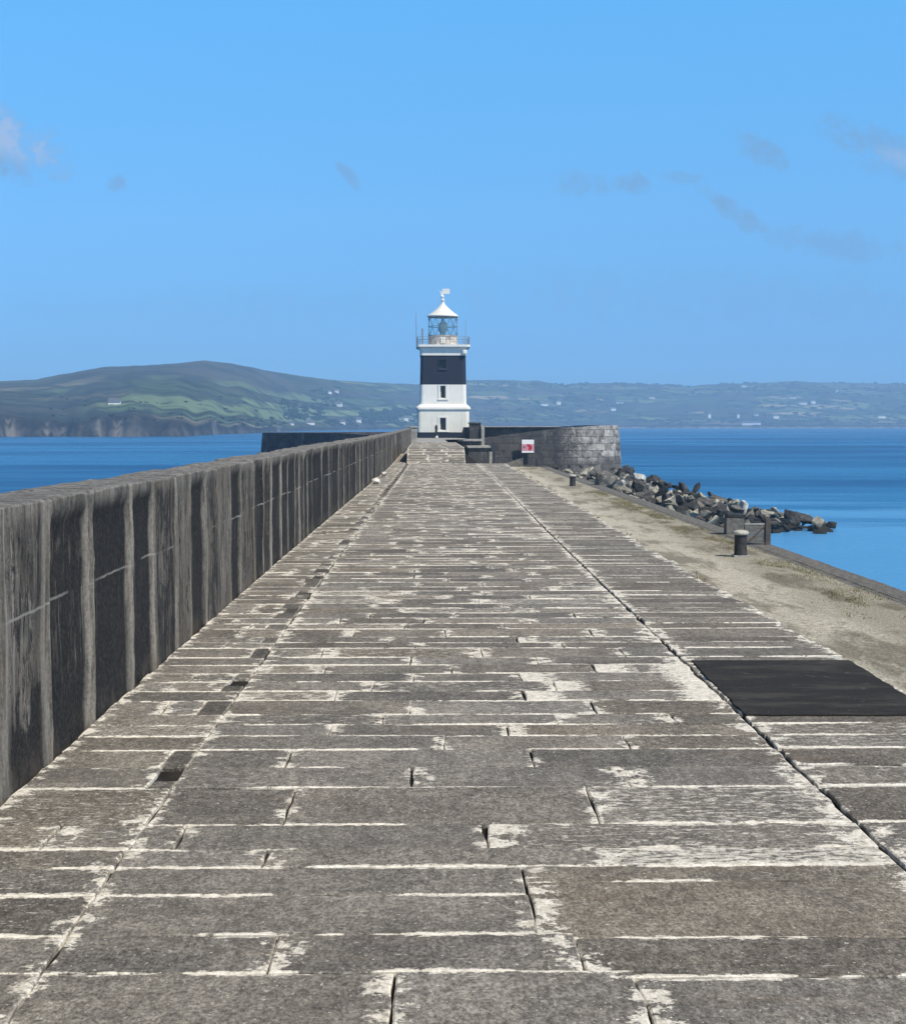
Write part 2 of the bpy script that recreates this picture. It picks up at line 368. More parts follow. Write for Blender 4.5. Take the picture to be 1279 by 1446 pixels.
M = {}
M['paving'] = mat_paving()
M['parapet'] = mat_parapet()
M['earth'] = simple('dark_joint_dirt', (.028, .025, .022), .5, 6, .95, .1)
M['body'] = mat_masonry('breakwater_masonry', (.17, .16, .145), (.12, .112, .10), (.045, .042, .04))
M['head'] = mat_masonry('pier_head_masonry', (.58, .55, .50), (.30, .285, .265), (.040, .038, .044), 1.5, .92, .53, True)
M['headdark'] = mat_masonry('dark_stone', (.10, .095, .095), (.07, .066, .07), (.035, .034, .038), 1.2, .8)
M['quay'] = mat_quay()
M['sea'] = mat_sea()
M['hill'] = mat_hill()
def mat_paint(name, c, stain, amt):
    t = NT(name); p = t.pos()
    a = t.noise(p, .7, 7, .65); st = t.noise(t.pos((2.2, 2.2, .12)), 1.4, 6, .68); g = t.noise(p, 9, 6, .7)
    col = t.mix(t.ramp(a, .35, .65), tuple(x * .93 for x in c), c)
    col = t.mix(t.math('MULTIPLY', t.ramp(st, .55, .72), amt), col, stain)
    col = t.mix(t.math('MULTIPLY', t.ramp(g, .60, .70), amt * .6), col, stain)
    t.bump(g, .15, .01)
    return t.fin(col, .62, .35)
M['white'] = mat_paint('white_paint', (.82, .79, .72), (.52, .46, .37), .35)
M['cream'] = mat_paint('off_white_paint', (.80, .765, .67), (.46, .39, .28), .45)
M['black'] = mat_paint('black_paint', (.016, .022, .042), (.050, .055, .068), .5)
M['dark'] = simple('dark_window', (.035, .037, .04), .2, 2, .25, .5, 0)
M['greymetal'] = simple('grey_metal', (.22, .24, .25), .2, 3, .5, .5, 0)
M['darkmetal'] = simple('dark_green_metal', (.045, .06, .065), .2, 3, .5, .5, 0)
M['concrete'] = simple('pale_concrete', (.33, .315, .285), .3, 2.5, .9, .2, .4)
M['kerb'] = simple('worn_kerb', (.165, .152, .13), .35, 2.5, .9, .2, .4)
M['iron'] = simple('black_iron', (.030, .028, .028), .5, 5, .7, .4, .4)
M['lichencap'] = simple('lichen_cap', (.42, .40, .34), .35, 6, .9, .2, .5)
M['wood'] = simple('grey_timber', (.155, .142, .125), .35, 4, .9, .2, .4)
M['rustwood'] = simple('brown_timber', (.105, .085, .07), .35, 5, .9, .2, .4)
def mat_tar():
    t = NT('tar'); p = t.pos()
    a = t.noise(t.pos((.6, 1.6, 1)), 2.2, 8, .72); g = t.noise(p, 120, 6, .8)
    col = t.mix(t.ramp(g, .38, .62), (.016, .0145, .013), (.048, .043, .038))
    col = t.mix(t.math('MULTIPLY', t.ramp(a, .46, .64), .6), col, (.085, .077, .066))
    col = t.mix(t.math('MULTIPLY', t.ramp(t.noise(t.pos((1, 1, 1), (3, 3, 3)), 9, 8, .75), .60, .66), .5), col, (.20, .18, .15))
    t.bump(t.math('ADD', g, a), .8, .012)
    return t.fin(col, .88, .15)
M['tar'] = mat_tar()
M['red'] = simple('red_print', (.42, .02, .04), .2, 5, .6, .3, 0)
M['pink'] = simple('faded_pink_print', (.62, .27, .32), .1, 5, .6, .3, 0)
M['signwhite'] = simple('sign_white', (.82, .80, .80), .05, 5, .5, .4, 0)
M['whitestone'] = simple('whitened_stone', (.66, .63, .57), .2, 6, .9, .2, .4)
M['slate'] = simple('slate_roof', (.10, .105, .115), .2, .3, .8, .3, 0)
M['housewhite'] = simple('house_white', (.80, .79, .76), .05, .3, .8, .2, 0)
M['wood_far'] = simple('far_foliage', (.018, .030, .013), .45, .06, .95, .05, 0)
M['grass'] = simple('coarse_grass', (.20, .175, .085), .35, 4, .95, .1, 0)
M['rock_dark'] = mat_rock('rock_dark', (.020, .020, .022), (.060, .057, .055), (.13, .12, .11))
M['rock_grey'] = mat_rock('rock_grey', (.060, .058, .055), (.180, .170, .155), (.30, .28, .245))
M['rock_pale'] = mat_rock('rock_pale', (.22, .205, .17), (.46, .42, .335), (.62, .57, .47))
M['rock_white'] = mat_rock('rock_white', (.36, .35, .33), (.56, .55, .52), (.70, .69, .66))
def mat_glass():
    t = NT('lantern_glass')
    t.b.inputs['Transmission Weight'].default_value = 1.0
    t.b.inputs['IOR'].default_value = 1.02
    return t.fin((.86, .93, .94), .03, .5)
M['glass'] = mat_glass()

# ------------------------------------------------------------------ promenade paving (real stones with open joints)
def stones_layers(bm):
    return bm.loops.layers.uv.new('span'), bm.loops.layers.uv.new('depth'), bm.loops.layers.float_color.new('tint')

def edge_pts(a, b, step, jit):
    a = Vector(a); b = Vector(b); L = (b - a).length; n = max(1, int(L / step)); d = (b - a) / n
    nrm = Vector((-(b - a).y, (b - a).x)).normalized()
    return [a + d * i + (nrm * random.uniform(-jit, jit) if i else Vector((0, 0))) for i in range(n)]

def stone(bm, lay, x0, x1, y0, y1, z=0.0, lic=None, hue=None, bri=None, gap=.0025, skew=None, jit=.0075, boost=0.0):
    uvs, uvd, tin = lay
    g = gap + random.uniform(0, .0025)
    sk = random.uniform(-.012, .012) if skew is None else skew
    c0, c1 = cur(y0), cur(y1)
    step = .11 if y0 < 14 else .25
    A = (x0 + c0 + g, y0 + g); B = (x1 + c0 - g, y0 + g); D = (x1 + c1 + sk - g, y1 - g); E = (x0 + c1 + sk - g * -1, y1 - g)
    per = edge_pts(A, B, step, jit) + edge_pts(B, D, step, jit) + edge_pts(D, E, step, jit) + edge_pts(E, A, step, jit)
    tx, ty, tz = random.uniform(-.003, .003), random.uniform(-.005, .005), random.uniform(-.0025, .0025)
    cx, cy = (A[0] + D[0]) / 2, (A[1] + D[1]) / 2
    ctr = Vector((cx, cy)); n = len(per)
    W, Dp = x1 - x0, y1 - y0
    hue = random.random() ** 2.4 if hue is None else hue
    bri = random.random() if bri is None else bri
    lic = random.random() ** 1.5 * .8 if lic is None else lic
    def zz(p): return z + tz + (p.x - cx) * tx + (p.y - cy) * ty
    lo = [bm.verts.new((p.x, p.y, zz(p) - .075)) for p in per]
    md = [bm.verts.new((p.x, p.y, zz(p) - random.uniform(.002, .006))) for p in per]
    tp = []
    for p in per:
        q = Vector((p.x + (.006 if p.x < cx else -.006), p.y + (.005 if p.y < cy else -.005)))
        tp.append(bm.verts.new((q.x, q.y, zz(q))))
    fs = []
    for i in range(n):
        j = (i + 1) % n
        fs.append(bm.faces.new((lo[i], lo[j], md[j], md[i]))); fs.append(bm.faces.new((md[i], md[j], tp[j], tp[i])))
    fs.append(bm.faces.new(tp))
    for f in fs:
        for lp in f.loops:
            co = lp.vert.co; u = co.x - x0 - cur(co.y); v = co.y - y0
            lp[uvs].uv = (max(0, u), max(0, W - u)); lp[uvd].uv = (max(0, v), max(0, Dp - v)); lp[tin] = (hue, bri, lic, boost)

XA, XB, XC, XD = -1.80, -1.13, 1.715, 2.82
bm = newbm(); lay = stones_layers(bm)
near = [3.72, 4.461, 4.797, 5.21, 5.54, 5.787, 6.142, 6.771, 7.188, 7.576, 7.918]
njo = {3.72: [-.095, .60], 4.461: [-.47, .46], 4.797: [.345], 5.21: [.34], 5.54: [-.60, .635], 5.787: [-.955, .23],
       6.142: [-.58, .69], 6.771: [-.073, .9], 7.188: [-.67, .50], 7.576: [.08, 1.0]}
ys = [-4.0]
while ys[-1] < 3.3: ys.append(ys[-1] + random.uniform(.30, .44))
ys[-1] = 3.3
ys += near
while ys[-1] < 63.6: ys.append(ys[-1] + random.choice((random.uniform(.28, .38), random.uniform(.34, .46))))
ys[-1] = 64.0
prev = []
for y0, y1 in zip(ys, ys[1:]):
    key = min(njo, key=lambda k: abs(k - y0)); hand = abs(key - y0) < .01
    far = y0 > 26
    # gutter stones beside the parapet; here and there a small slot or a dark-stained stone along the joint
    slot = random.random() < (.18 if 8.5 < y0 < 34 else .06)
    if hand: slot = y0 == 6.771
    dkst = random.random() < (.25 if y0 < 9.5 else .42) or y0 > 34
    xe = XB - (random.uniform(.09, .17) if dkst or slot else 0)
    lg, hg = random.uniform(.1, .6), random.uniform(.1, .9)
    if random.random() < .35 and y0 > 5:
        xm = random.uniform(-1.62, -1.42)
        stone(bm, lay, XA, xm, y0, y1, lic=random.uniform(.1, .6)); stone(bm, lay, xm, xe, y0, y1, lic=lg)
    else: stone(bm, lay, XA, xe, y0, y1, lic=lg, hue=hg, boost=0)
    if dkst or slot:
        ym = y0 + (y1 - y0) * random.uniform(.35, .65)
        dark_ = dict(lic=random.uniform(-.38, -.2), hue=.2, bri=random.uniform(-.85, .05) if dkst else .1, boost=0)
        if slot and y0 < 34: stone(bm, lay, xe, XB, *((y0, ym) if random.random() < .5 else (ym, y1)), **dark_)
        else: stone(bm, lay, xe, XB, y0, y1, **dark_)
    # main walkway
    if hand: js = njo[key][:]
    else:
        for tr in range(12):
            js = []; x = XB + random.uniform(.35, 1.05)
            while x < XC - .35: js.append(x); x += random.uniform(.62, 1.15)
            if all(abs(a - b) > .14 for a in js for b in prev): break
    prev = js
    xs = [XB + (random.uniform(.0, .02) if y0 > 9 else 0)] + js + [XC]
    for a, b in zip(xs, xs[1:]):
        l = None; h = None; br = None
        ya, yb = y0, y1
        if y0 < 5.3 and y0 > 3.3 and a > .2:                 # the wider courses to the right of the stepped crack
            if abs(y0 - 4.461) < .01: ya, yb = 4.40, 4.75
            elif abs(y0 - 3.72) < .01: ya, yb = 3.72, 4.40
            elif abs(y0 - 4.797) < .01: ya, yb = 4.75, 5.345; h, br, l = 1.0, .62, .05
            elif abs(y0 - 5.21) < .01: ya, yb = 5.345, 5.54
        if hand and abs(y0 - 5.54) < .01 and a > -.1: l = .98
        if hand and abs(y0 - 5.787) < .01 and a > .1: l = .62
        if hand and abs(y0 - 6.142) < .01 and a > .5: l = .72
        if hand and l is None: l = random.uniform(.05, .38)
        if abs(y0 - 5.21) < .01 and a < .2: l, h, br = .12, .15, .5
        stone(bm, lay, a, b, ya, yb, lic=l, hue=h, bri=br, skew=.0 if hand and y0 < 5.3 else None,
              boost=(1.6 if 8.7 < y0 < 10.2 else random.choice((0, .1, .5))) if b == XC else random.choice((0, 0, .3)))
    # coping course along the right-hand edge
    if y0 < 64: stone(bm, lay, XC + .018, XD + random.uniform(-.07, .05), y0 + random.uniform(-.03, .03), y1 + random.uniform(-.03, .03),
              lic=random.uniform(.1, .65), hue=random.uniform(.1, .8), bri=random.uniform(.0, .5), boost=random.choice((0, 0, .3)))
# beyond the steps the gutter goes on beside the parapet
y = 64.0
while y < 85.6:
    y2 = y + random.uniform(.6, 1.1); stone(bm, lay, XA, -1.28, y, y2, lic=.55); y = y2
setp(obj('promenade', bm, M['paving']), kind='structure')

# lichen crust that has grown across the long joint
bm = newbm()
def prism(bm, path, z0, z1, mi=0):
    lo = [bm.verts.new((x, y, z0)) for x, y in path]; hi = [bm.verts.new((x, y, z1)) for x, y in path]
    n = len(path)
    for k in range(n): bm.faces.new((lo[k], lo[(k + 1) % n], hi[(k + 1) % n], hi[k])).material_index = mi
    bm.faces.new(lo[::-1]); bm.faces.new(hi)

def uvwall(bm):
    L = bm.loops.layers.uv.new('wall')
    for f in bm.faces:
        f.normal_update(); n = f.normal
        for lp in f.loops:
            c = lp.vert.co
            if abs(n.z) > .7: lp[L].uv = (c.x, c.y)
            else:
                tdir = Vector((-n.y, n.x)).normalized(); lp[L].uv = (c.x * tdir.x + c.y * tdir.y, c.z)
# body of the breakwater under the paving
L_, R_ = [], []
yy = [-4, 4, 14, 24, 34, 44, 54, 64]
L_ = [(-2.24 + cur(y), y) for y in yy] + [(-2.24 + .38, 86.6)]
R_ = [(XD - .05 + cur(y), y) for y in yy] + [(XC + .42, 64.05), (XC + .42, 86.6)]
prism(bm, L_[::-1] + R_, -8.2, -.020)
prism(bm, [(-1.86, 86.61), (XC + .42, 86.61), (XC + .42, 206), (-1.86, 206)], -8.2, -.24)
uvwall(bm)
for f in bm.faces: f.material_index = 1 if f.normal.z > .7 else 0
setp(obj('breakwater', bm, [M['body'], M['earth']]), kind='structure')

# deck between the raised landing and the tower
bm = newbm(); prism(bm, [(-1.42, 86.62), (XC + .40, 86.62), (XC + .40, 196), (4.9, 200), (4.9, 206.6), (-1.38, 206.6), (-1.42, 150)], -.3, -.20)
setp(obj('pavement', bm, M['concrete']), kind='structure')

# raised landing with its steps
t = thing('raised_landing', 'raised stone landing with a short paved ramp at the far end of the promenade', 'landing', (.36, 64.2, 0))
def lz(y): return .61 * sstep(-.2, 3.1, y) if y < 3.1 else .61
bm = newbm(); lay = stones_layers(bm); rp = newbm(); rlay = stones_layers(rp)
yb = 0.0
while yb < 22.3:
    y2 = yb + (random.uniform(.34, .46) if yb < 3 else random.uniform(.5, .8)); xs = [-1.2, random.uniform(-.75, -.3), random.uniform(.1, .6), 1.24]
    tgt, tl = (rp, rlay) if yb < 2.9 else (bm, lay)
    for a, b in zip(xs, xs[1:]): stone(tgt, tl, a - cur(yb), b - cur(yb), yb, y2, z=0, lic=random.uniform(.25, .65), skew=0)
    yb = y2
for b_ in (bm, rp):
    for v in b_.verts: v.co.z += lz(v.co.y)
obj('deck', bm, M['paving'], t); obj('ramp', rp, M['paving'], t)
bm = newbm(); vs = []
for x in (-1.19, 1.22):
    vs.append([bm.verts.new((x, y, max(-.06, lz(y) - .07))) for y in (-.02, .5, 1, 1.5, 2, 2.5, 3)] + [bm.verts.new((x, 3, -.06)), bm.verts.new((x, -.02, -.064))])
for k in range(6): bm.faces.new((vs[0][k], vs[0][k + 1], vs[1][k + 1], vs[1][k]))
bm.faces.new(vs[0]); bm.faces.new(vs[1]); bmesh.ops.recalc_face_normals(bm, faces=bm.faces); uvwall(bm); obj('ramp_side', bm, M['body'], t)
bm = newbm(); box(bm, -1.17, 1.2, 3.003, 22.3, -.05, .54); uvwall(bm); obj('base', bm, M['body'], t)
bm = newbm(); box(bm, -.17, .17, -.17, .17, 0, .80, .02); box(bm, -.21, .21, -.21, .21, .803, .90, .02)
setp(obj('stone_post', bm, M['concrete']), 'pale squat stone post on the far left corner of the raised landing', 'post').location = (-.72, 86.0, .61)

# tar patch on the coping
bm = newbm()
P = []
for a, b in (((1.74, 8.42), (2.80, 8.40)), ((2.80, 8.40), (2.84, 10.38)), ((2.84, 10.38), (1.77, 10.38)), ((1.77, 10.38), (1.74, 8.42))):
    P += [(p.x + cur(p.y), p.y) for p in edge_pts(a, b, .07, .012)]
prism(bm, P, -.03, .009)
bmesh.ops.bevel(bm, geom=[e for e in bm.edges if all(v.co.z > 0 for v in e.verts)], offset=.004, segments=2, affect='EDGES')
setp(obj('tar_patch', bm, M['tar']), 'flat black rectangular tar patch on the right-hand edge of the promenade', 'tar patch')

# ------------------------------------------------------------------ parapet wall
bm = newbm(); lay = stones_layers(bm)
TH = .44
bnd = [(-4, .3), (-2.6, .5), (-1.3, .3), (.1, .4), (1.4, .3), (2.8, .5), (4.1, .3), (5.4, .35), (6.55, .42), (7.35, .66), (8.30, .97), (9.42, 1.0), (10.25, .55), (11.05, .35), (11.72, .95), (12.5, .5), (13.3, .30), (14.0, .92), (14.8, .45), (15.9, .80), (16.7, .55), (17.5, .92), (18.7, .75)]
y = 19.6
while y < 149:
    bnd.append((y, random.choice((.55, .75, .85, .95, 1.0)))); y += random.choice((random.uniform(.6, 1.0), random.uniform(1.1, 1.9)))
bnd.append((150, .5))
def N3(a, b, c): return mnoise.noise(Vector((a, b, c)))
colsW = []
for q, ((y0, d), (y1, _)) in enumerate(zip(bnd, bnd[1:])):
    L = y1 - y0; k = max(4, int(L / (.045 if y0 < 18 else .08 if y0 < 34 else .16)))
    blk = dict(y0=y0, y1=y1, d=d, s=random.choice((.15, .35, .6, .9, 1.0)), zt=1.24 + random.choice((random.uniform(-.016, .016), random.uniform(-.006, .006))) + (.012 if y0 < 9 else 0), zm=.74 + random.uniform(-.012, .012), xo=random.uniform(-.004, .004), bri=random.random())
    for i in range(k + 1): colsW.append((y0 + .004 + (L - .008) * i / k, .010 if i in (0, k) else 0.0, blk))
ringsW = []
for y, rec, b in colsW:
    fx0 = -1.80 + cur(y) + b['xo']; zt = b['zt'] + .005 * N3(y * 1.7, 3, 0) + .004 * N3(y * 8, 1, 0) - rec
    pr = []
    zs = [-.36] + [.06 + (zt - .13) * i / 15 for i in range(16)]
    rr = .016 + .008 * N3(y * 5, 7, 2) + .02 * max(0, N3(y * 2.1, 9, 4))
    um = min(y - b['y0'], b['y1'] - y)
    pan = .026 * sstep(.06, .105, um) * (1 if b['d'] > .6 else .15)
    def dd(z): return -pan * sstep(zt - .06, zt - .11, z) * sstep(-.0, .06, z) + .012 * N3(y * 1.3, z * 1.6, 5) + .007 * N3(y * 5, z * 4, 1) + .004 * N3(y * 15, z * 12, 8) - rec
    for z in zs: pr.append((fx0 + dd(z), z))
    for a in (20, 45, 70): pr.append((fx0 - rr + rr * math.cos(R(a)) + dd(zt), zt - rr + rr * math.sin(R(a))))
    for u in (.07, .18, .30, .40): pr.append((fx0 - u, zt + .006 * N3(y * 4, u * 9, 3) + .004 * N3(y * 14, u * 20, 3)))
    pr += [(fx0 - .44, zt - .03), (fx0 - .445, -.36)]
    ringsW.append([bm.verts.new((x, y, z)) for x, z in pr])
for c in range(len(colsW) - 1):
    b = colsW[c + 1][2] if colsW[c][2] is not colsW[c + 1][2] else colsW[c][2]
    for k in range(len(ringsW[0]) - 1):
        f = bm.faces.new((ringsW[c][k], ringsW[c + 1][k], ringsW[c + 1][k + 1], ringsW[c][k + 1]))
        for lp in f.loops:
            co_ = lp.vert.co; u = co_.y - b['y0']
            lp[lay[0]].uv = (max(0, u), max(0, b['y1'] - b['y0'] - u)); lp[lay[1]].uv = (0, b['zm'] - co_.z); lp[lay[2]] = (b['d'], b['bri'], b['s'], 1)
bm.faces.new(ringsW[0])
wall = setp(obj('parapet_wall', bm, M['parapet'], smooth=True), 'long black-streaked concrete parapet wall along the left edge of the promenade', 'wall')
wall.data.set_sharp_from_angle(angle=R(24))
bm = newbm(); lay = stones_layers(bm); fx = -1.42
box(bm, fx - .44, fx + .02, 150.0, 150.8, -.05, 1.40, .03)
for f in bm.faces:
    for lp in f.loops: lp[lay[0]].uv = (.5, .5); lp[lay[1]].uv = (.3, .8); lp[lay[2]] = (.95, .5, .5, 1)
obj('end_pier', bm, M['parapet'], wall)

# white stones at the foot of the parapet
def rockmesh(seed, npt=15, squash=(1, 1, 1)):
    rnd = random.Random(seed)
    bm = newbm()
    for _ in range(npt):
        v = Vector((rnd.uniform(-1, 1), rnd.uniform(-1, 1), rnd.uniform(-1, 1))); m_ = max(abs(v.x), abs(v.y), abs(v.z))
        v = v.normalized().lerp(v / m_, .45) * rnd.uniform(.82, 1.0)
        bm.verts.new((v.x * squash[0], v.y * squash[1], v.z * squash[2]))
    res = bmesh.ops.convex_hull(bm, input=bm.verts)
    bmesh.ops.delete(bm, geom=[g for g in res['geom_interior'] if isinstance(g, bmesh.types.BMVert)], context='VERTS')
    bmesh.ops.dissolve_limit(bm, angle_limit=R(14), verts=bm.verts, edges=bm.edges)
    bmesh.ops.bevel(bm, geom=list(bm.edges), offset=.045, segments=1, affect='EDGES')
    bmesh.ops.triangulate(bm, faces=bm.faces)
    bmesh.ops.subdivide_edges(bm, edges=bm.edges, cuts=2, use_grid_fill=True)
    off = Vector((rnd.uniform(0, 50), rnd.uniform(0, 50), 3))
    for v in bm.verts: v.co += v.co.normalized() * (mnoise.noise(v.co * 2.3 + off) * .05 + mnoise.noise(v.co * 6 + off) * .02)
    return bm
for i, (px, py, s, lab) in enumerate(((524, 683, .20, 'larger whitened stone lying at the foot of the parapet wall'),
                                      (536, 672, .15, 'smaller whitened stone at the parapet foot, farther from the viewer than the larger one'))):
    Y = 1.6 * F / (py - VY)
    o = setp(obj('white_stone', rockmesh(900 + i, squash=(.7, 1.5, .6)), M['whitestone']), lab, 'stone', 'whitened stones at the parapet foot')
    o.scale = (s,) * 3; o.location = (-1.80 + cur(Y) + .16, Y, s * .3)

# ------------------------------------------------------------------ quay
bm = newbm()
NX, NY = 40, 90
xs = [2.5 + (15.9 - 2.5) * i / NX for i in range(NX + 1)]; yq = [-4 + 236 * j / NY for j in range(NY + 1)]
def qz(x, y): return QZ + (mnoise.noise(Vector((x * .35, y * .2, 0))) * .10 + mnoise.noise(Vector((x * 1.3, y * .9, 4))) * .04) * sstep(15.0, 14.2, x)
g = [[bm.verts.new((x, y, qz(x, y))) for x in xs] for y in yq]
for j in range(NY):
    for i in range(NX): bm.faces.new((g[j][i], g[j][i + 1], g[j + 1][i + 1], g[j + 1][i]))
setp(obj('quay', bm, M['quay'], smooth=True), kind='structure')
bm = newbm(); yv = -4.0
while yv < 205:
    L = random.uniform(1.6, 2.6); box(bm, 15.0, 15.94 + random.uniform(-.03, .03), yv, yv + L - .02, -5.0, QZ + .016 + random.uniform(-.004, .006), .015); yv += L
uvwall(bm)
setp(obj('quay_kerb', bm, M['quay']), kind='structure')
bm = newbm(); box(bm, 12.0, 15.86, -4, 206, -8.2, -4.3); uvwall(bm); setp(obj('quay_wall', bm, M['body']), 'dark masonry quay wall dropping to the harbour water', 'wall')

bm = newbm()                                     # coarse grass on the quay
rg = random.Random(5)
for k in range(4200):
    Y = rg.uniform(24, 130); side = rg.random()
    X = rg.gauss(13.9, .6)
    if side > .97: Y = rg.uniform(14, 62); X = XD + cur(Y) - abs(rg.gauss(0, .05)) + .03
    if X > 14.9: continue
    if mnoise.noise(Vector((X * .8, Y * (.25 if side < .97 else .7), 2))) < (-.05 if side < .97 else .12): continue
    for b in range(7):
        a = rg.uniform(0, 6.28); h = rg.uniform(.04, .11) * (1 if side < .97 else .5); w = rg.uniform(.006, .014); x = X + rg.gauss(0, .1 if side < .97 else .03); y = Y + rg.gauss(0, .14)
        z = (qz(x, y) if side < .97 else -.01) - .01; dx, dy = math.cos(a) * w, math.sin(a) * w
        bm.faces.new((bm.verts.new((x - dx, y - dy, z)), bm.verts.new((x + dx, y + dy, z)), bm.verts.new((x + dy * 2 + rg.gauss(0, .03), y - dx * 2, z + h))))
setp(obj('grass', bm, M['grass']), 'coarse dry grass along the water side of the quay', 'grass', kind='stuff')

# bollards
def bollard(loc, label):
    t = thing('bollard', label, 'bollard', loc, 0, 'mooring bollards on the quay')
    bm = newbm(); lathe(bm, [(.30, 0), (.29, .06), (.27, .14), (.26, .45), (.262, .80), (.27, .87)], 24); obj('shaft', bm, M['iron'], t, True)
    bm = newbm(); lathe(bm, [(.24, .872), (.335, .90), (.345, .97), (.30, 1.04), (.16, 1.085), (0, 1.10)], 24); obj('cap', bm, M['lichencap'], t, True)
    bm = newbm(); box(bm, -.34, .34, -.34, .34, -.1, .025, .02); obj('base', bm, M['concrete'], t)
bollard((13.28, 65.4, QZ + .02), 'dark mooring bollard with a pale cap on the quay beside the timber barrier')
bollard((13.05, 139.0, QZ + .02), 'dark mooring bollard near the pier head wall beside the first boulders')

# barrier at the quay edge
t = thing('block', 'squat weathered block with a dark capping at the quay edge behind the near bollard', 'block', (15.58, 78.4, QZ))
bm = newbm(); box(bm, -.46, .42, -.35, .35, -.05, .84, .03, .01); obj('body', bm, M['wood'], t)
bm = newbm(); box(bm, -.44, .40, -.36, .36, .843, 1.06, .05, .015); obj('cap', bm, M['iron'], t)
t = thing('barrier', 'weathered low timber barrier with an end post at the quay edge beside the near bollard', 'barrier', (15.2, 71.5, QZ))
bm = newbm()
for k in range(5): box(bm, -.50, .44, -.03, .03, .10 + k * .165, .10 + k * .165 + .155, .008, .004)
obj('panel', bm, M['wood'], t)
bm = newbm(); box(bm, -.52, .44, -.045, .05, .93, 1.0, .01); obj('top_rail', bm, M['concrete'], t)
bm = newbm(); tube(bm, [(-.35, -.05, .14), (.42, -.05, .86)], .03, 6); obj('brace', bm, M['rustwood'], t)
bm = newbm(); box(bm, .443, .70, -.10, .14, 0, 1.22, .03, .012); obj('post', bm, M['rustwood'], t)

# ------------------------------------------------------------------ pier head
def head_outline():
    p = [(-24.0, 227.0), (-12.6, 216.6), (-1.6, 206.6), (-1.3, 206.4), (4.7, 206.2), (5.0, 206.0), (17.3, 205.0)]
    for k in range(1, 9):
        a = R(-90 + 90 * k / 8); p.append((17.3 + 9.1 * math.cos(a), 214.1 + 9.1 * math.sin(a)))
    for k in range(1, 14):
        a = R(170 * k / 14); p.append((1.0 + 25.3 * math.cos(a), 226 + 22 * math.sin(a)))
    return p
def headtop(x, y):
    if -1.7 < x < 4.9 and y < 208: return -.12
    if x < 0: return .42
    return 1.25 + .25 * sstep(20, 25, x)
path = head_outline(); n = len(path)
cx, cy = 1.0, 224.0
bm = newbm(); LW = bm.loops.layers.uv.new('wall')
def off(p, d):
    v = Vector((p[0] - cx, p[1] - cy)); v.normalize(); return (p[0] + v.x * d, p[1] + v.y * d)
rings = []
for d, zf in ((.75, lambda x, y: -8.2), (0, headtop), (-.9, headtop), (-.9, lambda x, y: -.30)):
    rings.append([bm.verts.new((*off(p, d), zf(*p))) for p in path])
s = [0]
for a, b in zip(path, path[1:] + path[:1]): s.append(s[-1] + math.hypot(b[0] - a[0], b[1] - a[1]))
for q in range(3):
    for k in range(n):
        j = (k + 1) % n
        f = bm.faces.new((rings[q][k], rings[q][j], rings[q + 1][j], rings[q + 1][k]))
        for lp, ss in zip(f.loops, (s[k], s[k + 1], s[k + 1], s[k])): lp[LW].uv = (ss, lp.vert.co.z + (lp.vert.co.x * .3 if q == 1 else 0))
f = bm.faces.new(rings[3])
bmesh.ops.recalc_face_normals(bm, faces=bm.faces)
head = setp(obj('pier_head_wall', bm, M['head']), 'big stone pier head wall with a paler rounded right end below the lighthouse', 'wall')
bm = newbm(); lastx = None                        # coping stones on the right-hand stretch
box(bm, 7.6, 17.6, 204.9, 206.0, 1.253, 1.36, .02); obj('coping', bm, M['concrete'], head)
bm = newbm(); box(bm, 8.45, 9.0, 205.05, 205.68, -3.3, -1.2); obj('doorway', bm, M['dark'], head)
# dark lean wall, ramp and stairs beside the tower
t = thing('landing_stair', 'dark stone stair block with pale ledges between the promenade end and the pier head', 'stairs', (0, 0, 0))
bm = newbm(); box(bm, 5.2, 7.85, 195.5, 203.0, -4.1, -1.35, .03); uvwall(bm); obj('lower_block', bm, M['headdark'], t)
bm = newbm(); box(bm, 5.05, 8.0, 195.2, 203.2, -1.347, -1.10, .03); obj('lower_ledge', bm, M['concrete'], t)
bm = newbm(); box(bm, 2.3, 7.0, 200.2, 205.3, -4.1, -.55, .03); uvwall(bm); obj('upper_block', bm, M['headdark'], t)
bm = newbm(); box(bm, 3.9, 7.1, 199.9, 205.35, -.547, -.28, .03); obj('upper_ledge', bm, M['concrete'], t)
bm = newbm(); box(bm, 7.85, 8.2, 195.6, 196.3, -4.05, -1.85, .03); obj('foot_pillar', bm, M['concrete'], t)
t = thing('store_hut', 'small dark flat-roofed stone hut beside the right side of the lighthouse base', 'hut', (6.4, 205.0, -.28))
bm = newbm(); box(bm, -.85, .62, -1.4, 1.4, 0, 2.0, .02); uvwall(bm); obj('wall', bm, M['headdark'], t)
bm = newbm(); box(bm, -.98, .66, -1.55, 1.5, 2.003, 2.16, .02); obj('roof', bm, M['headdark'], t)
for f in t.children[-1:]:
    pass
bm = newbm(); box(bm, .70, 1.10, -1.75, -1.2, -1.0, 1.85, .02); obj('corner_pillar', bm, M['concrete'], t)

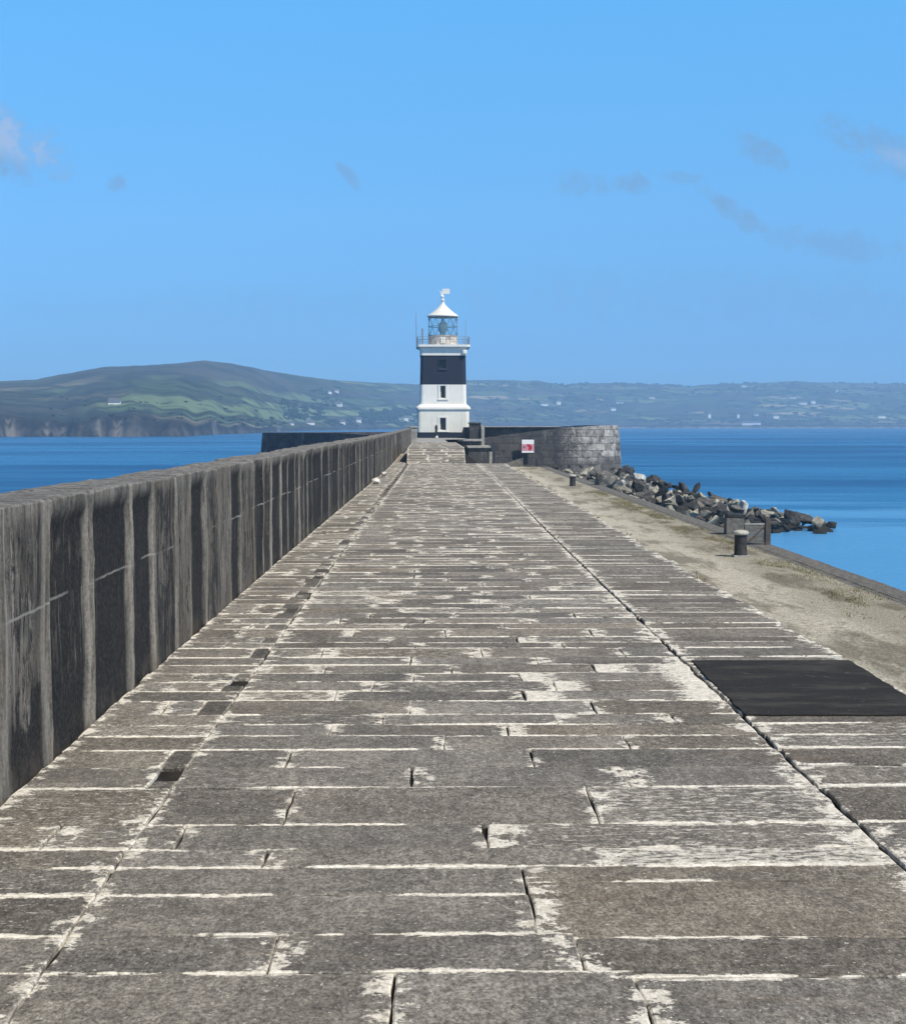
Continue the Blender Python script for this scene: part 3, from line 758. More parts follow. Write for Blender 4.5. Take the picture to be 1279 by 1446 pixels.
# warning sign on the head wall
t = thing('warning_sign', 'white and faded red warning sign on the dark pier head wall', 'sign', (13.25, 204.15, -1.25))
bm = newbm(); box(bm, -.92, .92, .02, .09, -.98, 1.06, .01); obj('backboard', bm, M['iron'], t)
bm = newbm(); box(bm, -.80, .80, -.03, .018, -.86, .86, .01); obj('board', bm, M['signwhite'], t)
bm = newbm(); box(bm, -.78, .78, -.038, -.0325, -.62, .28); obj('lower_panel', bm, M['pink'], t)
bm = newbm()
prism(bm, [(-.16, .24), (.10, .27), (.40, .18), (.54, -.12), (.50, -.36), (.24, -.61), (.06, -.38), (.14, -.14), (-.08, .0)], 0, .012)
for v in bm.verts: v.co = Vector((v.co.x, -.040 - v.co.z, v.co.y))
obj('red_symbol', bm, M['red'], t)
bm = newbm(); lathe(bm, [(.20, 0), (.20, .01)], 16)
for v in bm.verts: v.co = Vector((v.co.x - .47, -.040 - v.co.z, v.co.y * .9 - .12))
obj('grey_symbol', bm, simple('grey_print', (.25, .16, .2), .1), t)
bm = newbm(); box(bm, -.14, .14, -.14, .14, 0, 1.15, .03)
setp(obj('short_post', bm, M['iron']), 'short dark post on the quay below the warning sign', 'post').location = (14.35, 203.2, QZ)
bm = newbm(); bmv = [(9.6, 203.9, -3.95), (12.6, 203.9, -3.95), (12.6, 204.3, -3.95), (9.6, 204.3, -3.95), (9.6, 203.9, -3.7), (12.6, 203.9, -2.75), (12.6, 204.3, -2.75), (9.6, 204.3, -3.7)]
vs = [bm.verts.new(c) for c in bmv]
for q in ((0, 3, 2, 1), (4, 5, 6, 7), (0, 1, 5, 4), (1, 2, 6, 5), (2, 3, 7, 6), (3, 0, 4, 7)): bm.faces.new([vs[i] for i in q])
setp(obj('ramp_wall', bm, M['wood']), 'low sloping stone ramp wall at the foot of the pier head left of the sign', 'wall')

# ------------------------------------------------------------------ lighthouse
LX, LY, LZ = 2.16, 212.1, -.20
lt = thing('lighthouse', 'square white lighthouse with a broad black band and white lantern roof', 'lighthouse', (LX, LY, LZ))
FY = -3.5
bm = newbm(); loft(bm, [(3.56, 0), (3.56, .76)]); obj('plinth', bm, M['black'], lt)
bm = newbm(); loft(bm, [(3.52, .763), (3.50, 3.76)]); lower = obj('lower_storey', bm, M['cream'], lt)
bm = newbm(); loft(bm, [(3.56, 3.763), (3.68, 3.84), (3.68, 4.10), (3.60, 4.14), (3.20, 4.52)]); obj('ledge', bm, M['white'], lt)
bm = newbm(); loft(bm, [(3.14, 4.523), (3.10, 7.16)]); mid = obj('middle_storey', bm, M['white'], lt)
bm = newbm(); loft(bm, [(3.10, 7.163), (3.03, 11.06)]); band = obj('black_band', bm, M['black'], lt)
bm = newbm(); loft(bm, [(3.12, 11.063), (3.16, 11.9), (3.32, 12.15)]); obj('cornice', bm, M['white'], lt)
bm = newbm(); loft(bm, [(3.58, 12.153), (3.62, 12.22), (3.62, 12.50)]); obj('balcony_slab', bm, M['white'], lt)
wins = [(lower, -.02, 1.05, 2.72, .41, 3.5), (mid, -.02, 5.36, 7.02, .36, 3.12), (band, -.06, 9.40, 10.45, .42, 3.06)]
for part, x, z0, z1, hw, fy in wins: cut(part, [(x - hw, x + hw, -fy - .3, -fy + .55, z0, z1)])
for part, x, z0, z1, hw, fy in wins:
    bm = newbm(); box(bm, x - hw + .004, x + hw - .004, -fy + .47, -fy + .53, z0 + .004, z1 - .004)
    w = obj('window', bm, M['dark'], lt)
    bm = newbm()
    for xx in (x - hw + .035, x + hw - .035): box(bm, xx - .03, xx + .03, -fy + .43, -fy + .466, z0 + .01, z1 - .01)
    for zz in (z0 + .04, z1 - .04): box(bm, x - hw + .07, x + hw - .07, -fy + .425, -fy + .462, zz - .025, zz + .025)
    obj('frame', bm, M['cream'] if part is not band else M['darkmetal'], w)
    bm = newbm(); m = .30 if part is not band else .12
    a, b = x - hw, x + hw
    prism(bm, [(a - m, z0 - .12), (a - .002, z0 - .12), (a - .002, z1 + .002), (b + .002, z1 + .002), (b + .002, z0 - .12), (b + m, z0 - .12), (b + m, z1 + .14), (a - m, z1 + .14)], -.07, .2)
    for v in bm.verts: v.co = Vector((v.co.x, -fy + v.co.z, v.co.y))
    bmesh.ops.recalc_face_normals(bm, faces=bm.faces)
    obj('surround', bm, M['white'] if part is not band else M['black'], w)
    bm = newbm(); box(bm, a - m - .06, b + m + .06, -fy - .14, -fy + .2, z0 - .26, z0 - .124, .015); obj('sill', bm, M['white'] if part is not band else M['darkmetal'], w)
# gallery railing
bm = newbm(); pts = rsq(3.5, .75, 3)
for zz in (12.85, 13.2, 13.55): tube(bm, [(x, y, zz) for x, y in pts] + [(*pts[0], zz)], .022, 5)
obj('railing', bm, M['greymetal'], lt)
bm = newbm()
full = []
for a, b in zip(pts, pts[1:] + pts[:1]):
    d = math.hypot(b[0] - a[0], b[1] - a[1]); k = max(1, round(d / .9))
    for i in range(k): full.append((a[0] + (b[0] - a[0]) * i / k, a[1] + (b[1] - a[1]) * i / k))
bm.free()
for x, y in full:
    bm = newbm(); tube(bm, [(x, y, 12.5), (x, y, 13.6)], .028, 5); obj('railing_post', bm, M['greymetal'], lt)
# lantern
bm = newbm(); lathe(bm, [(2.0, 12.503), (2.0, 13.72), (2.06, 13.74), (2.06, 13.82)], 24); obj('lantern_base', bm, simple('lantern_base_paint', (.50, .45, .39), .5, 1.4, .7, .3, .1), lt)
bm = newbm(); box(bm, -.28, .28, -2.14, -1.9, 12.75, 13.55, .03); obj('base_door', bm, M['white'], lt)
bm = newbm()
LG = [(1.93, 13.822), (1.93, 16.40)]
rings = [[bm.verts.new((r * math.cos(2 * math.pi * k / 24), r * math.sin(2 * math.pi * k / 24), z)) for k in range(24)] for r, z in LG]
for k in range(24): bm.faces.new((rings[0][k], rings[0][(k + 1) % 24], rings[1][(k + 1) % 24], rings[1][k]))
obj('glazing', bm, M['glass'], lt, True)
bm = newbm()
NB = 12
def lp_(a, z): return (1.97 * math.cos(a), 1.97 * math.sin(a), z)
for k in range(NB):
    a0 = 2 * math.pi * k / NB
    for sgn in (1, -1):
        tube(bm, [lp_(a0 + sgn * 2 * math.pi / NB * i / 4, 13.83 + 2.56 * i / 4 / 1.0) for i in range(5)], .024, 4)
for zz in (13.86, 15.1, 16.36): tube(bm, [lp_(2 * math.pi * k / 32, zz) for k in range(33)], .04, 5)
obj('glazing_bars', bm, simple('glazing_bar_paint', (.14, .18, .18), .2, 3, .5, .4, 0), lt)
bm = newbm(); lathe(bm, [(.4, 13.5), (.55, 13.9), (.35, 14.05), (.42, 14.3), (.60, 14.6), (.66, 15.0), (.60, 15.4), (.4, 15.7), (.12, 15.85), (.12, 16.39)], 20)
obj('lens', bm, simple('lens_brass', (.62, .72, .69), .3, 3, .25, .6, 0), lt, True)
bm = newbm()
lathe(bm, [(2.10, 16.403), (2.14, 16.46), (2.14, 16.55), (2.05, 16.62), (1.55, 16.95), (1.05, 17.35), (.62, 17.75), (.34, 18.05), (.22, 18.25), (.16, 18.55), (.30, 18.62), (.30, 18.70), (.12, 18.78), (.10, 19.15)], 28)
obj('roof', bm, M['white'], lt)
bm = newbm(); lathe(bm, [(0, 18.95), (.18, 19.0), (.26, 19.16), (.18, 19.32), (0, 19.38)], 16, -.10, 0); obj('vent_ball', bm, M['white'], lt, True)
bm = newbm(); box(bm, -.06, .92, -.05, .05, 19.52, 20.22, .02); tube(bm, [(-.5, 0, 19.85), (-.06, 0, 19.85)], .05, 6); tube(bm, [(0, 0, 19.1), (0, 0, 19.55)], .09, 8)
box(bm, -.30, -.05, -.05, .05, 19.2, 19.75, .02)
obj('weather_vane', bm, M['white'], lt)
bm = newbm(); tube(bm, [(-3.58, -1.4, 12.5), (-3.6, -1.4, 15.0), (-3.66, -1.4, 16.9)], [.06, .045, .03], 6); obj('antenna', bm, M['greymetal'], lt)
bm = newbm(); tube(bm, [(-2.75, -1.6, 12.5), (-2.75, -1.6, 14.75)], .11, 8); obj('vent_pipe', bm, M['greymetal'], lt)
bm = newbm(); tube(bm, [(3.05, -.5, 12.5), (3.08, -.5, 16.2)], [.035, .02], 6); obj('antenna', bm, M['greymetal'], lt)
bm = newbm(); box(bm, 2.62, 3.18, -3.52, -3.0, 11.25, 11.80, .12); obj('lamp_box', bm, M['white'], lt)
bm = newbm(); lathe(bm, [(.20, 0), (.17, .2), (.15, 1.2), (.20, 1.35), (.17, 1.5), (.10, 1.72), (0, 1.78)], 14)
setp(obj('iron_post', bm, M['iron'], None, True), 'dark iron post standing in front of the lighthouse base', 'post').location = (1.2, 206.0, -.20)
o = setp(obj('white_stone', rockmesh(77, squash=(.8, .8, 1)), M['whitestone']), 'small white stone on the pavement in front of the lighthouse and its iron post', 'stone')
o.scale = (.28,) * 3; o.location = (1.22, 200, -.02)

# ------------------------------------------------------------------ rubble of boulders
crest = [(118, 33.2), (124, 33.0), (134, 31.0), (146, 29.0), (160, 27.8), (180, 26.4), (200, 26.0)]
crz = [(118, -6.9), (126, -6.35), (134, -6.1), (146, -5.85), (160, -5.35), (180, -5.0), (200, -5.0)]
def mound(x, y):
    cxx = lerp(crest, y); cz = lerp(crz, y)
    inner = -4.75 - 2.4 * sstep(150, 122, y)
    if x < cxx: z = inner + (cz - inner) * sstep(15.5, cxx, x)
    else: z = cz - (x - cxx) * .75
    z -= 3.5 * sstep(124, 116, y)
    return z
bm = newbm()
g = []
for j in range(46):
    y = 112 + j * 2.1; g.append([bm.verts.new((15.6 + i * .62, y, mound(15.6 + i * .62, y) - .5 + random.uniform(-.4, .35))) for i in range(40)])
for j in range(45):
    for i in range(39): bm.faces.new((g[j][i], g[j][i + 1], g[j + 1][i + 1], g[j + 1][i]))
setp(obj('rubble', bm, M['rock_dark']), 'dark small rubble filling the gaps under the boulders', 'rubble', kind='stuff')
SQ = [(1, 1, .62), (1.4, .8, .5), (1, .7, .9), (1.3, 1, .40), (.9, .8, .8), (1.6, .7, .5), (1, 1.1, .55), (1.2, .65, .8)]
kinds = {'dark': ('rock_dark', 'dark angular boulder in the rubble heap beside the quay', 'dark boulders of the rubble heap'),
         'grey': ('rock_grey', 'grey-brown angular boulder in the rubble heap beside the quay', 'grey-brown boulders of the rubble heap'),
         'pale': ('rock_pale', 'pale buff boulder in the rubble heap beside the quay', 'pale boulders of the rubble heap')}
base = {}
for kk, (mt, lab, grp) in kinds.items():
    base[kk] = []
    for q in range(8):
        me = bpy.data.meshes.new('boulder'); b = rockmesh(100 + q * 7 + len(kk) * 31 + ord(kk[0]), 14, SQ[q]); b.normal_update(); b.to_mesh(me); b.free()
        me.materials.append(M[mt]); base[kk].append(me)
def boulder(kk, loc, s, label=None, rot=None, me=None, grp=None):
    o = bpy.data.objects.new('boulder', me or random.choice(base[kk])); C.objects.link(o)
    o.location = loc; o.scale = (s, s, s)
    o.rotation_euler = rot or (random.uniform(-.8, .8), random.uniform(-.8, .8), random.uniform(0, 6.28))
    setp(o, label or kinds[kk][1], 'boulder', None if label else kinds[kk][2]); return o
placed = []; tries = 0
while len(placed) < 281 and tries < 14000:
    tries += 1
    y = random.uniform(119, 203) if random.random() < .62 else random.uniform(121, 148); x = random.uniform(15.9 + 1.6 * sstep(165, 195, y), lerp(crest, y) + (1.3 if y > 134 else -.6))
    s = random.choice((random.uniform(.34, .55), random.uniform(.7, 1.1), random.uniform(.40, .7), random.uniform(.45, .75)))
    if any((x - a) ** 2 + (y - b) ** 2 < (.78 * (s + c)) ** 2 for a, b, c in placed): continue
    z = mound(x, y)
    if z < WZ - .5: continue
    if y < 132 and x > 29: s = min(s, .72)
    placed.append((x, y, s))
    dark = .30 if x > lerp(crest, y) - 3 else .42
    r = random.random(); kk = 'dark' if r < dark else 'grey' if r < .80 else 'pale'
    if y < 150 and r > .62: kk = 'pale'
    boulder(kk, (x, y, z + .12 * s), s)
def slab(mt, sq, seed, loc, s, rot, label):
    me = bpy.data.meshes.new('boulder'); b = rockmesh(seed, 16, sq); b.normal_update(); b.to_mesh(me); b.free(); me.materials.append(M[mt])
    boulder('dark', loc, s, label, rot, me)
def at(px, py, Y): return ((px - VX) * Y / F, Y, EYE - (py - VY) * Y / F)
slab('rock_dark', (1.75, 1.0, .55), 501, at(1130, 731, 126.5), .86, (.1, .24, .1), 'big dark tilted slab boulder at the seaward end of the rubble')
slab('rock_dark', (1.2, .9, .7), 502, at(1177, 742, 127), .50, (.1, .1, .6), 'small dark rock alone in the water off the tip of the rubble')
slab('rock_grey', (1.1, .9, .75), 503, at(1161, 741, 127.5), .62, (.1, .0, 1.6), 'small brown rock in the water between the dark tip rock and the slab')
slab('rock_white', (.8, .8, 1.0), 504, at(878, 684, 152), .52, (.4, .3, .6), 'small chalk-white rock among the boulders nearest the round wall end')
slab('rock_white', (1.3, .8, .6), 505, at(904, 674, 172), .72, (.1, .2, .2), 'flat white-topped boulder high on the rubble against the sea')
slab('rock_white', (.6, .8, 1.0), 506, at(916, 688, 154), .48, (.2, -.4, .3), 'narrow white-faced rock below the flat white-topped boulder')
slab('rock_white', (.7, .8, 1.4), 507, at(1051, 718, 138), .60, (.2, .1, .3), 'upright white rock on the crest above the timber barrier')
slab('rock_dark', (.45, .7, 1.25), 508, at(966, 691, 158), .95, (0, -.45, .2), 'dark upright leaning boulder on the crest of the rubble')
slab('rock_dark', (.4, .7, 1.1), 509, at(983, 690, 158), .80, (0, .75, .2), 'dark boulder leaning seaward beside the upright dark one')
slab('rock_grey', (1.0, .9, 1.0), 510, (16.3, 143, -3.75), 1.25, (.2, .3, .5), 'large brown boulder at the quay edge nearest the far bollard')
for i in range(5, 14):                            # dark footing stones along the round wall
    a = R(-82 + i * 6.6)
    x, y = 17.3 + 10.4 * math.cos(a) + random.uniform(-.3, .3), 214.1 + 10.6 * math.sin(a)
    boulder('dark', (x, y, -4.75 + random.uniform(-.3, .2)), random.uniform(.6, .95))
for i in range(6): boulder('dark', (12.6 + i * 1.5, 202.6 + random.uniform(-.5, .5), -3.9), random.uniform(.35, .6)) if i > 2 else None

# ------------------------------------------------------------------ sea
bm = newbm(); e = 8700
vs = [bm.verts.new(c) for c in ((-e, -2900, WZ), (e, -2900, WZ), (e, e, WZ), (-e, e, WZ))]; bm.faces.new(vs)
setp(obj('sea', bm, M['sea']), kind='structure')

# ------------------------------------------------------------------ far shore
ridge = [(-500, 548), (-120, 543), (0, 539), (50, 537), (100, 528), (150, 519), (200, 517), (250, 514), (290, 509.5), (330, 514), (380, 524), (430, 532), (480, 538), (540, 541), (585, 543), (660, 537), (700, 537), (760, 538), (795, 544), (808, 541.5), (850, 541), (930, 543), (970, 546), (1010, 542), (1060, 541.5), (1120, 538), (1150, 540), (1279, 542), (1500, 541), (1900, 546)]
coastY = [(-500, 1000), (0, 1090), (250, 1110), (360, 1500), (430, 2100), (620, 2900), (860, 3600), (1300, 3700), (1900, 3500)]
ridgeY = [(-500, 2300), (0, 2500), (290, 2700), (480, 3300), (660, 4600), (1279, 5600), (1900, 5600)]
cliffH = [(-500, 14), (0, 16), (90, 10), (190, 15), (330, 9), (420, 5), (800, 6), (1050, 9), (1279, 8), (1900, 8)]   # metres
def hill_pt(px, t):
    Yc = lerp(coastY, px) + 40 * mnoise.noise(Vector((px * .02, 0, 5))) + 14 * mnoise.noise(Vector((px * .11, 0, 9)))
    Yr = lerp(ridgeY, px)
    ch = lerp(cliffH, px) * (1 + .35 * mnoise.noise(Vector((px * .045, 2, 1))))
    rp = lerp(ridge, px) + .9 * mnoise.noise(Vector((px * .06, 1, 1))) + .5 * mnoise.noise(Vector((px * .3, 1, 7)))
    zr = EYE - (rp - VY) * Yr / F
    if t <= .06: u = t / .06; Y = Yc + u * 26; z = WZ - 1.0 + (ch + 1.0) * u ** .8
    elif t <= 1.0:
        u = (t - .06) / .94; Y = Yc + 26 + (Yr - Yc - 26) * u ** 1.15
        z0 = WZ + ch; prof = .42 * u + .58 * sstep(0, 1, u)
        z = z0 + (zr - z0) * prof
        env = math.sin(math.pi * u)
        z += env * (3.2 * mnoise.noise(Vector((px * .012, u * 4, 3))) + 1.0 * mnoise.noise(Vector((px * .04, u * 9, 8))))
        # keep the ridge the highest line seen
        z = min(z, EYE + (zr - EYE) * (Y / Yr) * (1 if u > .97 else .985 - .0 * u))
    else:
        u = (t - 1) / .3; Y = Yr + 900 * u; z = zr - (zr + 9) * u ** 1.2
    return Vector(((px - VX) * Y / F, Y, z)), Y
bm = newbm(); zl = bm.loops.layers.float_color.new('zone'); fl = bm.loops.layers.uv.new('field'); FU = {}
cols = [-500 + 6 * i for i in range(384)]
ts = [0, .015, .03, .045, .06] + [.06 + .94 * k / 56 for k in range(1, 57)] + [1.1, 1.2, 1.3]
G = [[None] * len(cols) for _ in ts]; Z = {}
def bump_(x, a, b, w): return sstep(a - w, a + w, x) * sstep(b + w, b - w, x)
def heathc(px, t):
    n1, n2 = mnoise.noise(Vector((px * .02, t * 5, 2))), mnoise.noise(Vector((px * .011, t * 6, 11)))
    h = sstep(.46, .58, t + .10 * n1) * sstep(470, 390, px) * (1 if px > 190 else .75)
    h = max(h, .9 * sstep(.84, .92, t + .06 * n1) * sstep(600, 640, px))
    h = max(h, .85 * sstep(.42, .30, t + .08 * n1) * sstep(175, 110, px))
    h = max(h, .75 * sstep(.20, .10, t + .07 * n1) * sstep(620, 700, px))
    h = max(h, .8 * sstep(.10, .28, n2) * (1 if px > 420 or px < 220 else .35))
    return h
for j, tt in enumerate(ts):
    for i, px in enumerate(cols):
        v, Y = hill_pt(px, tt); G[j][i] = bm.verts.new(v)
        cl = 1.0 if tt < .05 else .75 * sstep(.12, .07, tt) * sstep(420, 300, px)
        sh = (sstep(.035, .0, tt) * (.8 if 800 < px else .2)) + (.35 if px < 420 and tt < .06 and mnoise.noise(Vector((px * .08, 3, 3))) > .28 else 0)
        FU[G[j][i]] = (v.x / 125.0 + 40, tt * (9 if px < 560 else 15) + .004 * px)
        Z[G[j][i]] = (min(1, heathc(px, tt)), cl, min(1, sh), 1)
for j in range(len(ts) - 1):
    for i in range(len(cols) - 1):
        f = bm.faces.new((G[j][i], G[j][i + 1], G[j + 1][i + 1], G[j + 1][i]))
        for lp in f.loops: lp[zl] = Z[lp.vert]; lp[fl].uv = FU[lp.vert]
setp(obj('hills', bm, M['hill'], smooth=True), kind='structure')

def ground_at(px, py):                            # walk the slope until the photo's height is reached
    best = None
    for k in range(0, 110):
        t = .05 + .95 * k / 109; v, Y = hill_pt(px, t); yy = VY - (v.z - EYE) * F / Y
        if best is None or abs(yy - py) < best[0]: best = (abs(yy - py), v)
    return best[1]
# woods and hedgerow trees on the far shore
bm = newbm(); rw = random.Random(21)
_tb = newbm(); bmesh.ops.create_icosphere(_tb, subdivisions=2, radius=1); _tb.verts.index_update()
TV = [v.co.copy() for v in _tb.verts]; TF = [[v.index for v in f.verts] for f in _tb.faces]; _tb.free()
def clump(px, py, s):
    v = ground_at(px, py); k = v.y / F
    for q in range(rw.randint(3, 5)):
        r = s * k * rw.uniform(.6, 1.1)
        c = v + Vector((rw.uniform(-2.4, 2.4) * s * k, rw.uniform(-8, 8), r * .40)); sx_, sz_ = rw.uniform(.9, 1.5), rw.uniform(.7, 1.1)
        o3 = Vector((rw.uniform(0, 99), 0, 0)); vs = []
        for u in TV:
            kk = 1 + .55 * mnoise.noise(u * 2.4 + o3); vs.append(bm.verts.new((c.x + u.x * r * sx_ * kk, c.y + u.y * r * kk, c.z + u.z * r * sz_ * kk)))
        for f in TF: bm.faces.new([vs[i] for i in f])
for (x0, x1, y0, y1, nn, s) in ((400, 460, 572, 592, 20, 2.6), (440, 480, 548, 575, 12, 1.9), (510, 552, 580, 592, 16, 3.4), (555, 590, 578, 590, 8, 3.2), (395, 420, 565, 590, 10, 2.6), (440, 590, 592, 602, 22, 2.3),
                                (665, 790, 576, 580, 14, 1.5), (690, 840, 560, 572, 16, 1.4), (780, 900, 555, 575, 20, 1.5), (900, 1279, 548, 560, 40, 1.5), (1020, 1279, 566, 578, 22, 1.4), (880, 1279, 583, 596, 40, 1.4), (662, 1279, 539, 548, 70, 1.4), (880, 1279, 593, 600, 40, 1.5), (662, 860, 585, 598, 24, 1.6), (300, 400, 590, 603, 12, 1.8), (60, 380, 560, 596, 22, 1.3)):
    for _ in range(int(nn * 2.2)): clump(rw.uniform(x0, x1), rw.uniform(y0, y1), s * rw.uniform(.6, 1.2))
setp(obj('woodland', bm, M['wood_far'], smooth=True), 'dark woods and hedgerow trees scattered over the far shore', 'woodland', kind='stuff')

# white houses on the far shore: px, py, width m, height m
houses = [(165, 569, 16, 4.5, 'long white farmhouse alone on the slope above the bare cliffs'),
          (476, 552, 5, 6, 'small white house highest on the far hillside left of the lighthouse'),
          (466, 554, 5, 5, 'dim white cottage just left of the highest house on the hillside'),
          (478, 571, 10, 6, 'large white house in trees midway down the hillside left of the lighthouse'),
          (438, 597, 13, 4, 'long low white building near the shore left of the lighthouse'),
          (412, 598, 7, 4, 'low pale building beside the long white one near the shore'),
          (484, 596, 7, 5, 'pale cottage right of the long low white shore building'),
          (507, 593, 7, 7, 'tall bright white house under the dark wood left of the lighthouse'),
          (573, 591, 6, 7, 'white gabled house close to the left side of the lighthouse'),
          (788, 568, 6, 7, 'bright white house on the middle of the far slope right of the lighthouse'),
          (768, 571, 10, 4, 'pale low house just left of the bright white one'),
          (865, 577, 7, 5, 'pale house above the round end of the pier head wall'),
          (920, 561, 8, 4, 'pale house high on the slope above the open water'),
          (875, 568, 11, 3, 'long pale farm building high above the round wall end'),
          (1001, 586, 4, 9, 'tall narrow white house near the far right shore'),
          (1042, 586, 3, 8, 'narrow white house second along the far right shore'),
          (1068, 585, 5, 4, 'small pale cottage between the narrow house and the gabled one'),
          (1096, 588, 8, 7, 'white gabled house third along the far right shore'),
          (1061, 602, 26, 5, 'long white building right on the far waterline'),
          (1134, 569, 11, 5, 'pale house among trees on the far right hillside'),
          (1148, 567, 6, 6, 'small pale house right of the one among trees on the far right hillside'),
          (1245, 588, 12, 4, 'long pale house at the far right above the dark cliffs'),
          (1182, 551, 3, 7, 'narrow pale tower house near the far right skyline'),
          (1050, 545, 6, 4, 'white house breaking the far right skyline'),
          (1120, 561, 8, 4, 'pale cottage on the slope below the far right skyline')]
for px, py, w, h, lab in houses:
    v = ground_at(px, py + h * .5); w *= v.y / F; h *= .62 * v.y / F
    t = thing('white_house', lab, 'house', v + Vector((0, 0, -1.2)), random.uniform(-.35, .35), 'white houses on the far shore')
    d = min(w, 9) / 2; w2 = w / 2; hh = h + 1.2
    bm = newbm(); box(bm, -w2, w2, -d, d, 0, hh)
    for s in (-1, 1):
        a = [bm.verts.new((s * w2, -d, hh)), bm.verts.new((s * w2, d, hh)), bm.verts.new((s * w2, 0, hh + d * .75))]; bm.faces.new(a)
    obj('wall', bm, M['housewhite'], t)
    bm = newbm(); e = .4
    for s in (-1, 1):
        q = [(-w2 - e, s * (d + e), hh - .28), (w2 + e, s * (d + e), hh - .28), (w2 + e, 0, hh + d * .75 + .05), (-w2 - e, 0, hh + d * .75 + .05)]
        lo = [bm.verts.new(c) for c in q]; up = [bm.verts.new((c[0], c[1], c[2] + .35)) for c in q]
        bm.faces.new(lo); bm.faces.new(up)
        for k in range(4): bm.faces.new((lo[k], lo[(k + 1) % 4], up[(k + 1) % 4], up[k]))
    obj('roof', bm, M['slate'], t)

# ------------------------------------------------------------------ haze
bm = newbm(); box(bm, -9000, 9000, -3000, 9000, -9.4, 150)
hz = bpy.data.materials.new('sea_haze'); hz.use_nodes = True; nt = hz.node_tree; nt.nodes.clear()
ou = nt.nodes.new('ShaderNodeOutputMaterial'); pv = nt.nodes.new('ShaderNodeVolumePrincipled'); nt.links.new(pv.outputs[0], ou.inputs['Volume'])
pv.inputs['Color'].default_value = (.45, .72, 1.0, 1); pv.inputs['Density'].default_value = .00023; pv.inputs['Anisotropy'].default_value = .0
setp(obj('haze', bm, hz), 'thin blue sea haze over the bay', 'haze', kind='stuff')

# ------------------------------------------------------------------ light, sky with a few thin clouds
EL, AZ = 50.0, 133.0                              # sun height, bearing clockwise from the view direction (+Y)
sd = Vector((math.sin(R(AZ)) * math.cos(R(EL)), math.cos(R(AZ)) * math.cos(R(EL)), math.sin(R(EL))))
sun = bpy.data.lights.new('sun', 'SUN'); sun.energy = 5.0; sun.angle = R(.55); sun.color = (1.0, .925, .80)
so = bpy.data.objects.new('sun', sun); C.objects.link(so); so.rotation_euler = (-sd).to_track_quat('-Z', 'Y').to_euler()
so.location = (60, -30, 80)
w = bpy.data.worlds.new('World'); scene.world = w; w.use_nodes = True
nt = w.node_tree; nt.nodes.clear()
class WT(NT):
    def __init__(s, tree): s.t = tree
wt = WT(nt)
out = wt.n('ShaderNodeOutputWorld'); bg = wt.n('ShaderNodeBackground'); wt.l(bg.outputs[0], out.inputs[0])
sky = wt.n('ShaderNodeTexSky', sky_type='NISHITA'); sky.sun_disc = False
sky.sun_elevation = R(EL); sky.sun_rotation = R(AZ); sky.altitude = 0; sky.air_density = 1.0; sky.dust_density = .3; sky.ozone_density = 3.0
tc = wt.n('ShaderNodeTexCoord')
lift = wt.n('ShaderNodeVectorMath', operation='ADD'); wt.l(tc.outputs['Generated'], lift.inputs[0]); lift.inputs[1].default_value = (0, 0, .16)
nrm_ = wt.n('ShaderNodeVectorMath', operation='NORMALIZE'); wt.l(lift.outputs[0], nrm_.inputs[0]); wt.l(nrm_.outputs[0], sky.inputs[0])
sx = wt.n('ShaderNodeSeparateXYZ'); wt.l(tc.outputs['Generated'], sx.inputs[0])
yy = wt.math('MAXIMUM', sx.outputs[1], .05)
U = wt.math('DIVIDE', sx.outputs[0], yy); V = wt.math('DIVIDE', sx.outputs[2], yy)
cv = wt.n('ShaderNodeCombineXYZ'); wt.l(U, cv.inputs[0]); wt.l(V, cv.inputs[1])
nz = wt.noise(cv.outputs[0], 42, 7, .62, .3); nz2 = wt.noise(cv.outputs[0], 130, 5, .6)
nn = wt.math('ADD', wt.math('MULTIPLY', nz, .62), wt.math('MULTIPLY', nz2, .38))
front = wt.ramp(sx.outputs[1], .1, .3)
clouds = [(16, 210, 92, 50, .42, 1.1, 1), (175, 264, 14, 12, 0, .75, 0), (494, 252, 24, 10, .85, .85, 0), (820, 262, 42, 19, .05, .8, 0), (888, 263, 32, 15, .0, .85, 0),
          (950, 252, 36, 10, .1, .5, 0), (1068, 218, 44, 20, .5, .8, 0), (1235, 208, 90, 26, .34, .9, 0), (1262, 232, 60, 24, .3, .7, 1), (1040, 305, 60, 16, .62, .85, 0), (1180, 346, 100, 22, .12, .6, 0), (1000, 420, 420, 44, .03, .25, 0), (330, 440, 300, 34, -.02, .2, 0)]
tot = None; lit = None
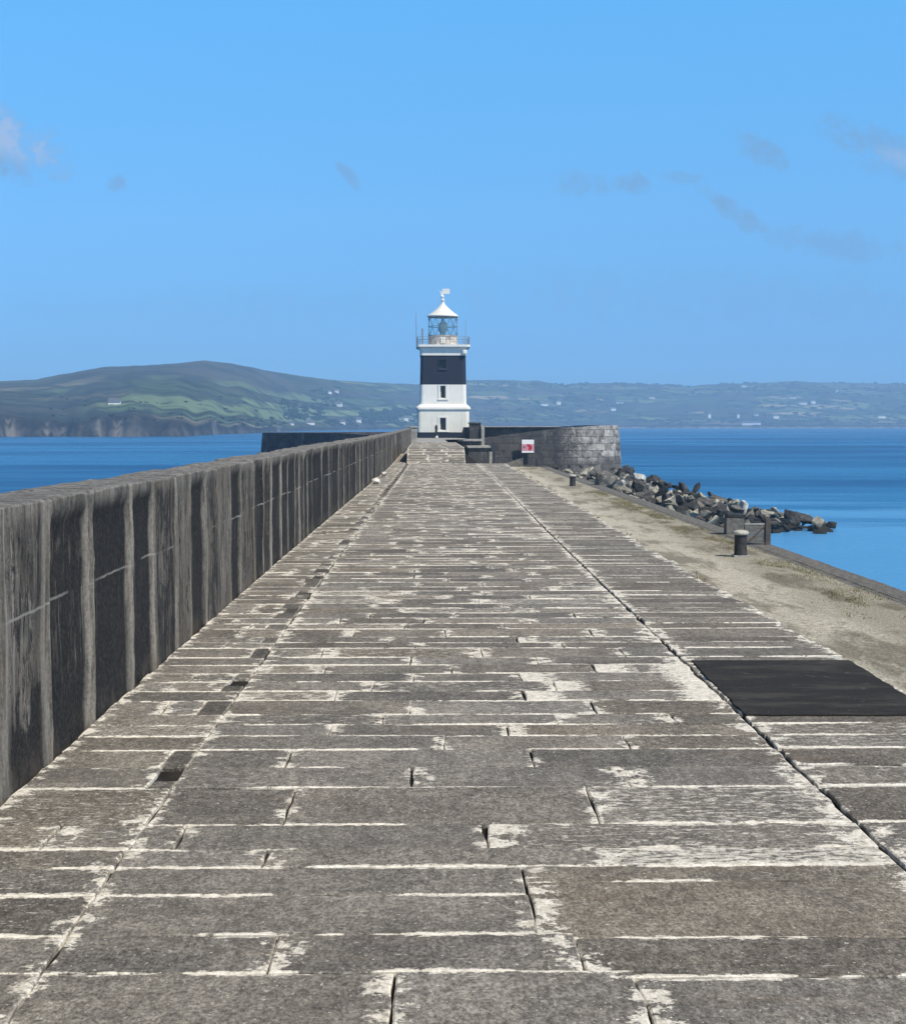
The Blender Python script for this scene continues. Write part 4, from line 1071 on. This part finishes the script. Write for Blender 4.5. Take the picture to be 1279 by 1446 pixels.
for px, py, a, b, rot, st, bright in clouds:
    u0, v0 = (px - VX) / F, (VY - py) / F
    du = wt.math('SUBTRACT', U, u0); dv = wt.math('SUBTRACT', V, v0)
    c, s_ = math.cos(rot), math.sin(rot)           # rot > 0: falls to the right
    e1 = wt.math('SUBTRACT', wt.math('MULTIPLY', du, c * F / a), wt.math('MULTIPLY', dv, s_ * F / a))
    e2 = wt.math('ADD', wt.math('MULTIPLY', du, s_ * F / b), wt.math('MULTIPLY', dv, c * F / b))
    r2 = wt.math('ADD', wt.math('MULTIPLY', e1, e1), wt.math('MULTIPLY', e2, e2))
    q = wt.math('ADD', wt.math('MULTIPLY', r2, .34), wt.math('MULTIPLY_ADD', nn, -2.1, .47))
    m = wt.math('MULTIPLY', wt.ramp(q, -.10, -.72), st)
    tot = m if tot is None else wt.math('MAXIMUM', tot, m)
    if bright:
        l_ = wt.math('MULTIPLY', m, wt.ramp(e2, -.7, .1)); lit = l_ if lit is None else wt.math('MAXIMUM', lit, l_)
tot = wt.math('MULTIPLY', tot, front)
er = wt.n('ShaderNodeValToRGB'); wt.l(sx.outputs[2], er.inputs[0])
els = er.color_ramp.elements
stops = [(0.0, (.70, 1.14, 1.34)), (.05, (.76, 1.20, 1.40)), (.13, (.92, 1.56, 1.76)), (.26, (.92, 1.95, 2.20)), (.34, (.80, 1.6, 1.9)), (.52, (.42, .55, .62)), (1.0, (.40, .46, .50))]
els[0].position = 0; els[1].position = 1.0
for p_, c_ in stops[1:-1]: els.new(p_)
for e_, (p_, c_) in zip(er.color_ramp.elements, stops): e_.position = p_; e_.color = (*c_, 1)
tint = wt.mix(1, sky.outputs[0], er.outputs[0], 'MULTIPLY')
ccol = wt.mix(lit, (1.75, 2.95, 4.75), (3.7, 4.4, 6.0))
col = wt.mix(wt.math('MULTIPLY', tot, .64), tint, ccol)
wt.l(col, bg.inputs[0]); bg.inputs[1].default_value = .12

# ------------------------------------------------------------------ camera and output
cam = bpy.data.cameras.new('camera'); co = bpy.data.objects.new('camera', cam); C.objects.link(co); scene.camera = co
cam.sensor_fit = 'VERTICAL'; cam.sensor_height = 24; cam.lens = 24 * F / 1446; cam.clip_start = .1; cam.clip_end = 30000
co.location = (0, 0, EYE)
yaw = math.atan((639.5 - VX) / F); pit = math.atan((723 - VY) / F)
co.rotation_euler = (R(90) - pit, 0, -yaw)
scene.view_settings.view_transform = 'Standard'; scene.view_settings.look = 'None'; scene.view_settings.gamma = 1; scene.view_settings.exposure = 0
cy_ = scene.cycles
cy_.use_denoising = True; cy_.max_bounces = 6; cy_.volume_bounces = 1; cy_.transmission_bounces = 6; cy_.transparent_max_bounces = 8
